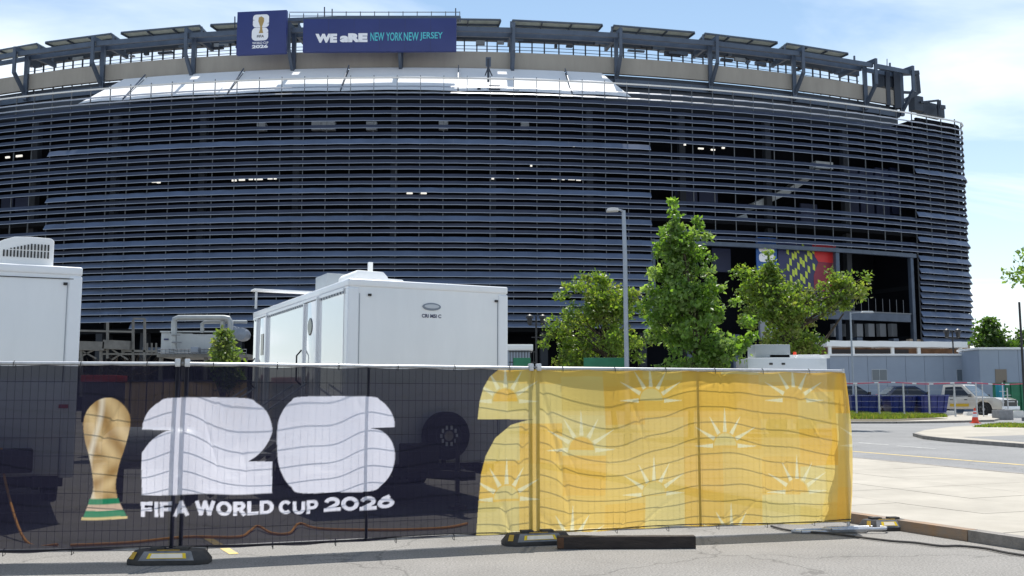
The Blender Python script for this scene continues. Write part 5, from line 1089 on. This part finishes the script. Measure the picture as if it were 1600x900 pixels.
# ================================================================== VEHICLES
def arch(cx, r, n=7): return [(cx+r*math.cos(math.pi-math.pi*k/n), .36+r*math.sin(math.pi*k/n)) for k in range(n+1)]
def vehicle(name, label, cat, loc, rz, L_, W, body, green, paint, wx, wr, wins, seats=True, group=None):
    rt = thing(name, label, cat, loc, rz, group)
    MB().prism(body, (0, -W/2, 0), (1, 0, 0), (0, 0, 1), (0, W, 0)).build('body', paint, rt, bevel=.05, seg=2)
    # greenhouse, narrowing upward
    n = len(green); zb = min(z for x, z in green); zt = max(z for x, z in green); P = []
    for sy in (-1, 1):
        for x, z in green: P.append((x, sy*(W/2-.07-.22*(z-zb)/(zt-zb)), z))
    MB().add(P, [tuple(range(n)), tuple(range(2*n-1, n-1, -1))]+[(i, i+n, (i+1) % n+n, (i+1) % n) for i in range(n)]).build('cabin', paint, rt, bevel=.035)
    def yy(z): return W/2-.07-.22*(z-zb)/(zt-zb)+.008
    for poly in wins:
        for sy in (-1, 1): MB().add([(x, sy*yy(z), z) for x, z in poly], [tuple(range(len(poly)))]).build('side_window', 'dark_glass', rt)
    (fx0, fz0), (fx1, fz1) = green[-1], green[-2]; (rx0, rz0), (rx1, rz1) = green[0], green[1]
    for (ax, az), (bx, bz), nm, s_ in (((fx0, fz0), (fx1, fz1), 'windscreen', 1), ((rx0, rz0), (rx1, rz1), 'rear_window', -1)):
        d = .02*s_; P = []
        for t in (.10, .90): x, z = ax+(bx-ax)*t, az+(bz-az)*t; P.append((x+d, z, (yy(z)-.09)))
        MB().add([(P[0][0], -P[0][2], P[0][1]+.012), (P[0][0], P[0][2], P[0][1]+.012), (P[1][0], P[1][2], P[1][1]+.012), (P[1][0], -P[1][2], P[1][1]+.012)], [(0, 1, 2, 3)]).build(nm, 'office_glass', rt)
    for x in wx:
        for sy in (-1, 1):
            e = bpy.data.objects.new('wheel', None); COL.objects.link(e); e.parent = rt; wheel(e, (x, sy*(W/2-.13), wr), wr, .24, 'y')
    mx_ = max(x for x, z in body); hz = .78
    for sy in (-1, 1):
        MB().box((mx_-.03, sy*(W/2-.28), hz+.06), (.10, .36, .16)).build('headlight', 'head_lamp', rt, bevel=.02); MB().box((min(x for x, z in body)+.02, sy*(W/2-.16), hz+.1), (.08, .18, .3)).build('tail_light', 'red_paint', rt, bevel=.02)
        MB().box((green[-1][0]-.28, sy*(W/2+.09), green[-1][1]+.12), (.14, .2, .16)).build('mirror', 'black_part', rt, bevel=.03)
    MB().box((mx_+.02, 0, hz-.0), (.06, W*.72, .36)).build('grille', 'black_part', rt); MB().box((mx_+.03, 0, .50), (.14, W*.96, .2)).build('bumper', 'black_part' if cat != 'pickup' else 'trailer_trim', rt, bevel=.03)
    return rt, yy
def sedan(label, x, yb, Y, rz, paint, s_=1.0):
    body = [(-2.3, .34)]+[(-2.33, .6), (-2.28, .9), (-1.7, 1.02), (.9, .98), (1.9, .86), (2.3, .68), (2.32, .34)]+arch(1.42, .40)[::-1]+arch(-1.4, .40)[::-1]
    green = [(-1.75, .98), (-1.05, 1.43), (.15, 1.45), (1.05, .96)]
    wins = [[(-1.45, 1.03), (-1.0, 1.36), (-.42, 1.38), (-.42, 1.03)], [(-.36, 1.03), (-.36, 1.38), (.12, 1.38), (.72, 1.03)]]
    p = at(x, 600, Y); rt, yy = vehicle('parked_car', label, 'car', (p.x, Y, .8), rz, 4.6, 1.85, body, green, paint, (1.42, -1.4), .34, wins, group='cars behind the blue bins'); rt.scale = (1, 1, 1.26)
    for sy in (-1, 1):
        for xx in (-.2, .5): MB().box((xx-.15, sy*.935, .86), (.16, .03, .03)).build('door_handle', 'galv', rt)
    return rt
sedan('dark sedan behind the blue bins, left of the other car', 1330, 640, 63.5, 0, 'car_black'); sedan('dark sedan between the blue bins and the pickup', 1420, 640, 63.5, 0, 'car_navy')
body = [(-2.85, .52), (-2.88, .95), (-2.8, 1.0), (-.85, 1.0), (.95, 1.12), (2.45, 1.10), (2.78, .98), (2.86, .55), (2.8, .42)]+[(x, z+.06) for x, z in arch(1.78, .50)][::-1]+[(x, z+.06) for x, z in arch(-1.75, .50)][::-1]
green = [(-.86, 1.02), (-.78, 1.86), (.42, 1.88), (1.32, 1.10)]
wins = [[(-.62, 1.16), (-.62, 1.72), (-.08, 1.75), (-.08, 1.16)], [(.0, 1.16), (.0, 1.75), (.38, 1.74), (.95, 1.18)]]
Y = 60.5; p = at(1508, 600, Y); rt, yy = vehicle('pickup_truck', 'white crew cab pickup with yellow door stripe facing right', 'pickup', (p.x, Y+.5, .79), R(-52), 5.8, 1.98, body, green, 'truck_white', (1.78, -1.75), .42, wins)
for sy in (-1, 1): MB().box((-1.83, sy*.93, 1.10), (1.98, .10, .26)).build('bed_side', 'truck_white', rt, bevel=.03)
MB().box((-2.80, 0, 1.08), (.10, 1.9, .30)).build('tailgate', 'truck_white', rt, bevel=.03); MB().box((-1.8, 0, 1.012), (1.85, 1.7, .02)).build('bed_floor', 'black_part', rt)
for xx in (-.36, .52):
    d = MB().box((xx, -.998, .82), (.80, .02, .50)).build('door', 'truck_white', rt, bevel=.008); MB().box((xx+.24, -1.015, .98), (.18, .03, .04)).build('handle', 'black_part', d)
MB().box((.35, -1.013, .66), (1.15, .012, .17)).build('yellow_stripe', 'truck_yellow', rt)
for k in range(3):
    MB().add([(-1.28+k*.12, -1.0, .56), (-1.22+k*.12, -1.0, .56), (-1.02+k*.12, -1.0, 1.1), (-1.08+k*.12, -1.0, 1.1)], [(0, 1, 2, 3)]).build('red_slash', 'hazard_red', rt)
MB().box((2.90, 0, .86), (.05, .8, .05)).build('grille_bar', 'galv', rt)
# blue hopper bins
def bin_(label, x0, x1, yt, Y):
    a, b = at(x0, yt, Y), at(x1, yt, Y); W = b.x-a.x; H = a.z-.8; rt = thing('hopper_bin', label, 'bin', ((a.x+b.x)/2, Y, .8), 0, 'blue hopper bins')
    w2 = W/2; t = .05; mb = MB()
    lo, hi = w2*.86, w2
    P = []
    for z, x, y in ((.22, lo, .55), (H, hi, .75)): P += [(-x, -y, z), (x, -y, z), (x, y, z), (-x, y, z)]
    for z, x, y in ((H, hi-t, .75-t), (.3, lo-t, .55-t)): P += [(-x, -y, z), (x, -y, z), (x, y, z), (-x, y, z)]
    F = [(3, 2, 1, 0)]+[(r+k, r+(k+1) % 4, r+4+(k+1) % 4, r+4+k) for r in (0, 4, 8) for k in range(4)]+[(12, 13, 14, 15)]
    mb.add(P, F).build('hopper', 'blue_bin', rt)
    for k in range(4): xx = -w2*.75+k*w2*.5; MB().bar((xx*.93, -.60, .3), (xx, -.775, H-.05), .07, .05).build('rib', 'blue_bin', rt)
    MB().bar((-hi, -.78, H), (hi, -.78, H), .09, .08).build('rim_bar', 'blue_bin', rt)
    for sx in (-1, 1):
        MB().bar((sx*lo*.7, -.5, .16), (sx*lo*.7, .5, .16), .14, .12).build('fork_pocket', 'chassis', rt)
        for sy in (-.45, .45): MB().lathe([(.03, -.04), (.09, -.04), (.09, .04), (.03, .04)], (sx*lo*.9, sy, .095), 'x', 10).build('caster', 'tyre', rt)
bin_('blue hopper bin nearest the yellow banner end', 1323, 1370, 618, 59.5); bin_('blue hopper bin in the middle of three', 1384, 1424, 619, 59.5); bin_('blue hopper bin nearest the pickup', 1431, 1474, 618, 59.0)
# green skip and teal cabinet at the right edge
Y = 62.0; a = at(1572, 599, Y); rt = thing('green_skip', 'green ribbed steel skip at the right edge', 'skip', (a.x, Y, .8))
H = a.z-.8; MB().box((2, .9, H/2+.1), (4, 1.8, H-.2)).build('skip_body', 'green_paint', rt, bevel=.03); MB().box((2, .9, H+.0), (4.1, 1.9, .1)).build('rim', 'green_paint', rt)
for k in range(7): MB().box((.3+k*.6, -.05, H/2+.1), (.1, .1, H-.25)).build('rib', 'green_paint', rt)
for xx in (.4, 3.5): MB().box((xx, .9, .1), (.3, 1.6, .2)).build('skid', 'chassis', rt)
a = at(1560, 600, 61.5); rt = thing('teal_cabinet', 'narrow teal cabinet beside the green skip', 'cabinet', (a.x, 61.5, .8)); MB().box((.17, .2, (a.z-.8)/2), (.36, .4, a.z-.8)).build('housing', 'teal_paint', rt, bevel=.02); MB().box((.17, -.01, (a.z-.8)/2), (.28, .03, (a.z-.8)*.85)).build('door', 'teal_paint', rt, bevel=.008)
# site fence with tape
YF = 56.5; zf = g(YF); px = [1300, 1337, 1372.5, 1411, 1450.5, 1490.5, 1535]
for i, (x0, x1) in enumerate(zip(px[:-1], px[1:])):
    A_, B_ = at(x0, 600, YF), at(x1, 600, YF); ztop = at(x0, 597.5, YF).z
    rt = thing('site_fence', ('low wire site fence panel beside the yellow banner end', 'low wire site fence panel before the first blue bin', 'low wire site fence panel before the middle blue bin', 'low wire site fence panel before the third blue bin', 'low wire site fence panel before the pickup bed', 'low wire site fence panel before the pickup cab')[i], 'fence', ((A_.x+B_.x)/2, YF, zf), 0, 'site fence panels')
    hw = (B_.x-A_.x)/2-.02
    for sx in (-1, 1): MB().tube([(sx*hw, 0, 0), (sx*hw, 0, ztop-zf)], .03, 6).build('post', 'galv', rt)
    mb = MB()
    for k in range(6): z = (ztop-zf)*(.15+.16*k); mb.bar((-hw, 0, z), (hw, 0, z), .008)
    tag(mb.build('wire_mesh', 'galv', rt), kind='stuff'); MB().tube([(-hw, 0, ztop-zf), (hw, 0, ztop-zf)], .02, 6).build('top_rail', 'galv', rt)
rt = thing('barrier_tape', 'red and white barrier tape along the site fence top', 'tape', tuple(at(1450, 597, YF-.06).xy)+(at(1450, 598, YF).z,), world=True)
n = 46; Pz = [at(1300+k*6.6, 598+1.2*math.sin(k*.35)+.006*k*6, YF-.06) for k in range(n+1)]
for k in range(n):
    a, b = Pz[k], Pz[k+1]; MB().add([a-Z*.028, b-Z*.028, b+Z*.028, a+Z*.028], [(0, 1, 2, 3)]).build('tape_strip', 'tape_red' if (k*7 % 9) < 7 else 'tape_white', rt)
for x, yt, yb, lab in ((1527.5, 598, 656, 'grey steel stand post left of the traffic cone line'), (1569, 598, 652, 'grey steel stand post before the truck nose'), (1576, 606, 652, 'grey steel stand post with cross bar at truck nose')):
    q = gnd(x, yb); t = at(x, yt, q.y); rt = thing('stand_post', lab, 'post', (q.x, q.y, q.z)); MB().tube([(0, 0, 0), (0, 0, t.z-q.z)], .035, 8).build('pole', 'galv', rt); MB().box((0, 0, .03), (.5, .35, .06)).build('foot', 'block_grey', rt, bevel=.01); MB().bar((-.2, 0, (t.z-q.z)*.75), (.2, 0, (t.z-q.z)*.75), .03).build('bracket', 'galv', rt)
# cone
q = gnd(1524, 661.5); rt = thing('traffic_cone', 'orange traffic cone with white collar at the island kerb', 'traffic cone', (q.x, q.y, q.z))
s_ = 1.0; MB().lathe([(.17, .03), (.125, .30)], (0, 0, 0), 'z', 18).build('lower_cone', 'cone_orange', rt, smooth=True); MB().lathe([(.125, .30), (.09, .46)], (0, 0, 0), 'z', 18).build('collar', 'tape_white', rt, smooth=True); MB().lathe([(.09, .46), (.075, .53)], (0, 0, 0), 'z', 18).build('middle_cone', 'cone_orange', rt, smooth=True); MB().lathe([(.075, .53), (.06, .60)], (0, 0, 0), 'z', 18).build('collar', 'tape_white', rt, smooth=True); MB().lathe([(.06, .60), (.03, .74)], (0, 0, 0), 'z', 18).build('tip', 'cone_orange', rt, smooth=True)
MB().box((0, 0, .018), (.40, .40, .036)).build('base', 'cone_orange', rt, bevel=.01)
# concrete blocks
for x0, x1, yb, h, m, lab in ((1420, 1440, 650, .26, 'block_white', 'pale wedge block by the middle blue bin'), (1470, 1497, 651.5, .34, 'block_white', 'pale wedge block under the pickup door'), (1509, 1531, 652, .30, 'block_white', 'pale wedge block behind the traffic cone'), (1548, 1563, 653, .22, 'block_white', 'small pale block before the pickup bumper'), (1582, 1604, 653, .40, 'block_white', 'pale block at the right edge by the skip')):
    a, b = gnd(x0, yb), gnd(x1, yb); rt = thing('ballast_block', lab, 'concrete block', ((a.x+b.x)/2, a.y, a.z), 0, 'ballast blocks'); W = b.x-a.x
    MB().prism([(-W/2, 0), (W/2, 0), (W/2-.14, h), (-W/2+.10, h)], (0, 0, 0), (1, 0, 0), (0, 0, 1), (0, .5, 0)).build('block', m, rt, bevel=.02); MB().bar((-.1, .25, h), (.1, .25, h+.03), .05, .03).build('lifting_eye', 'galv_dark', rt)
a = gnd(1567, 656); rt = thing('ballast_block', 'grey square ballast block before the pickup nose', 'concrete block', (a.x, a.y, a.z), .2, 'ballast blocks'); MB().box((0, 0, .26), (.85, .6, .52)).build('block', 'block_grey', rt, bevel=.03); MB().bar((-.12, 0, .52), (.12, 0, .55), .05, .03).build('lifting_eye', 'galv_dark', rt)
a = at(1598, 560, 52); rt = thing('sign_post', 'thin dark post at the far right edge', 'post', (at(1597.5, 560, 52).x, 52, g(52))); MB().tube([(0, 0, 0), (0, 0, at(1598, 472, 52).z-g(52))], .06, 8).build('pole', 'black_part', rt); MB().box((0, 0, .1), (.3, .3, .2)).build('base', 'galv_dark', rt, bevel=.02)
for o in bpy.data.objects:
    if 'world_parts' in o: del o['world_parts']
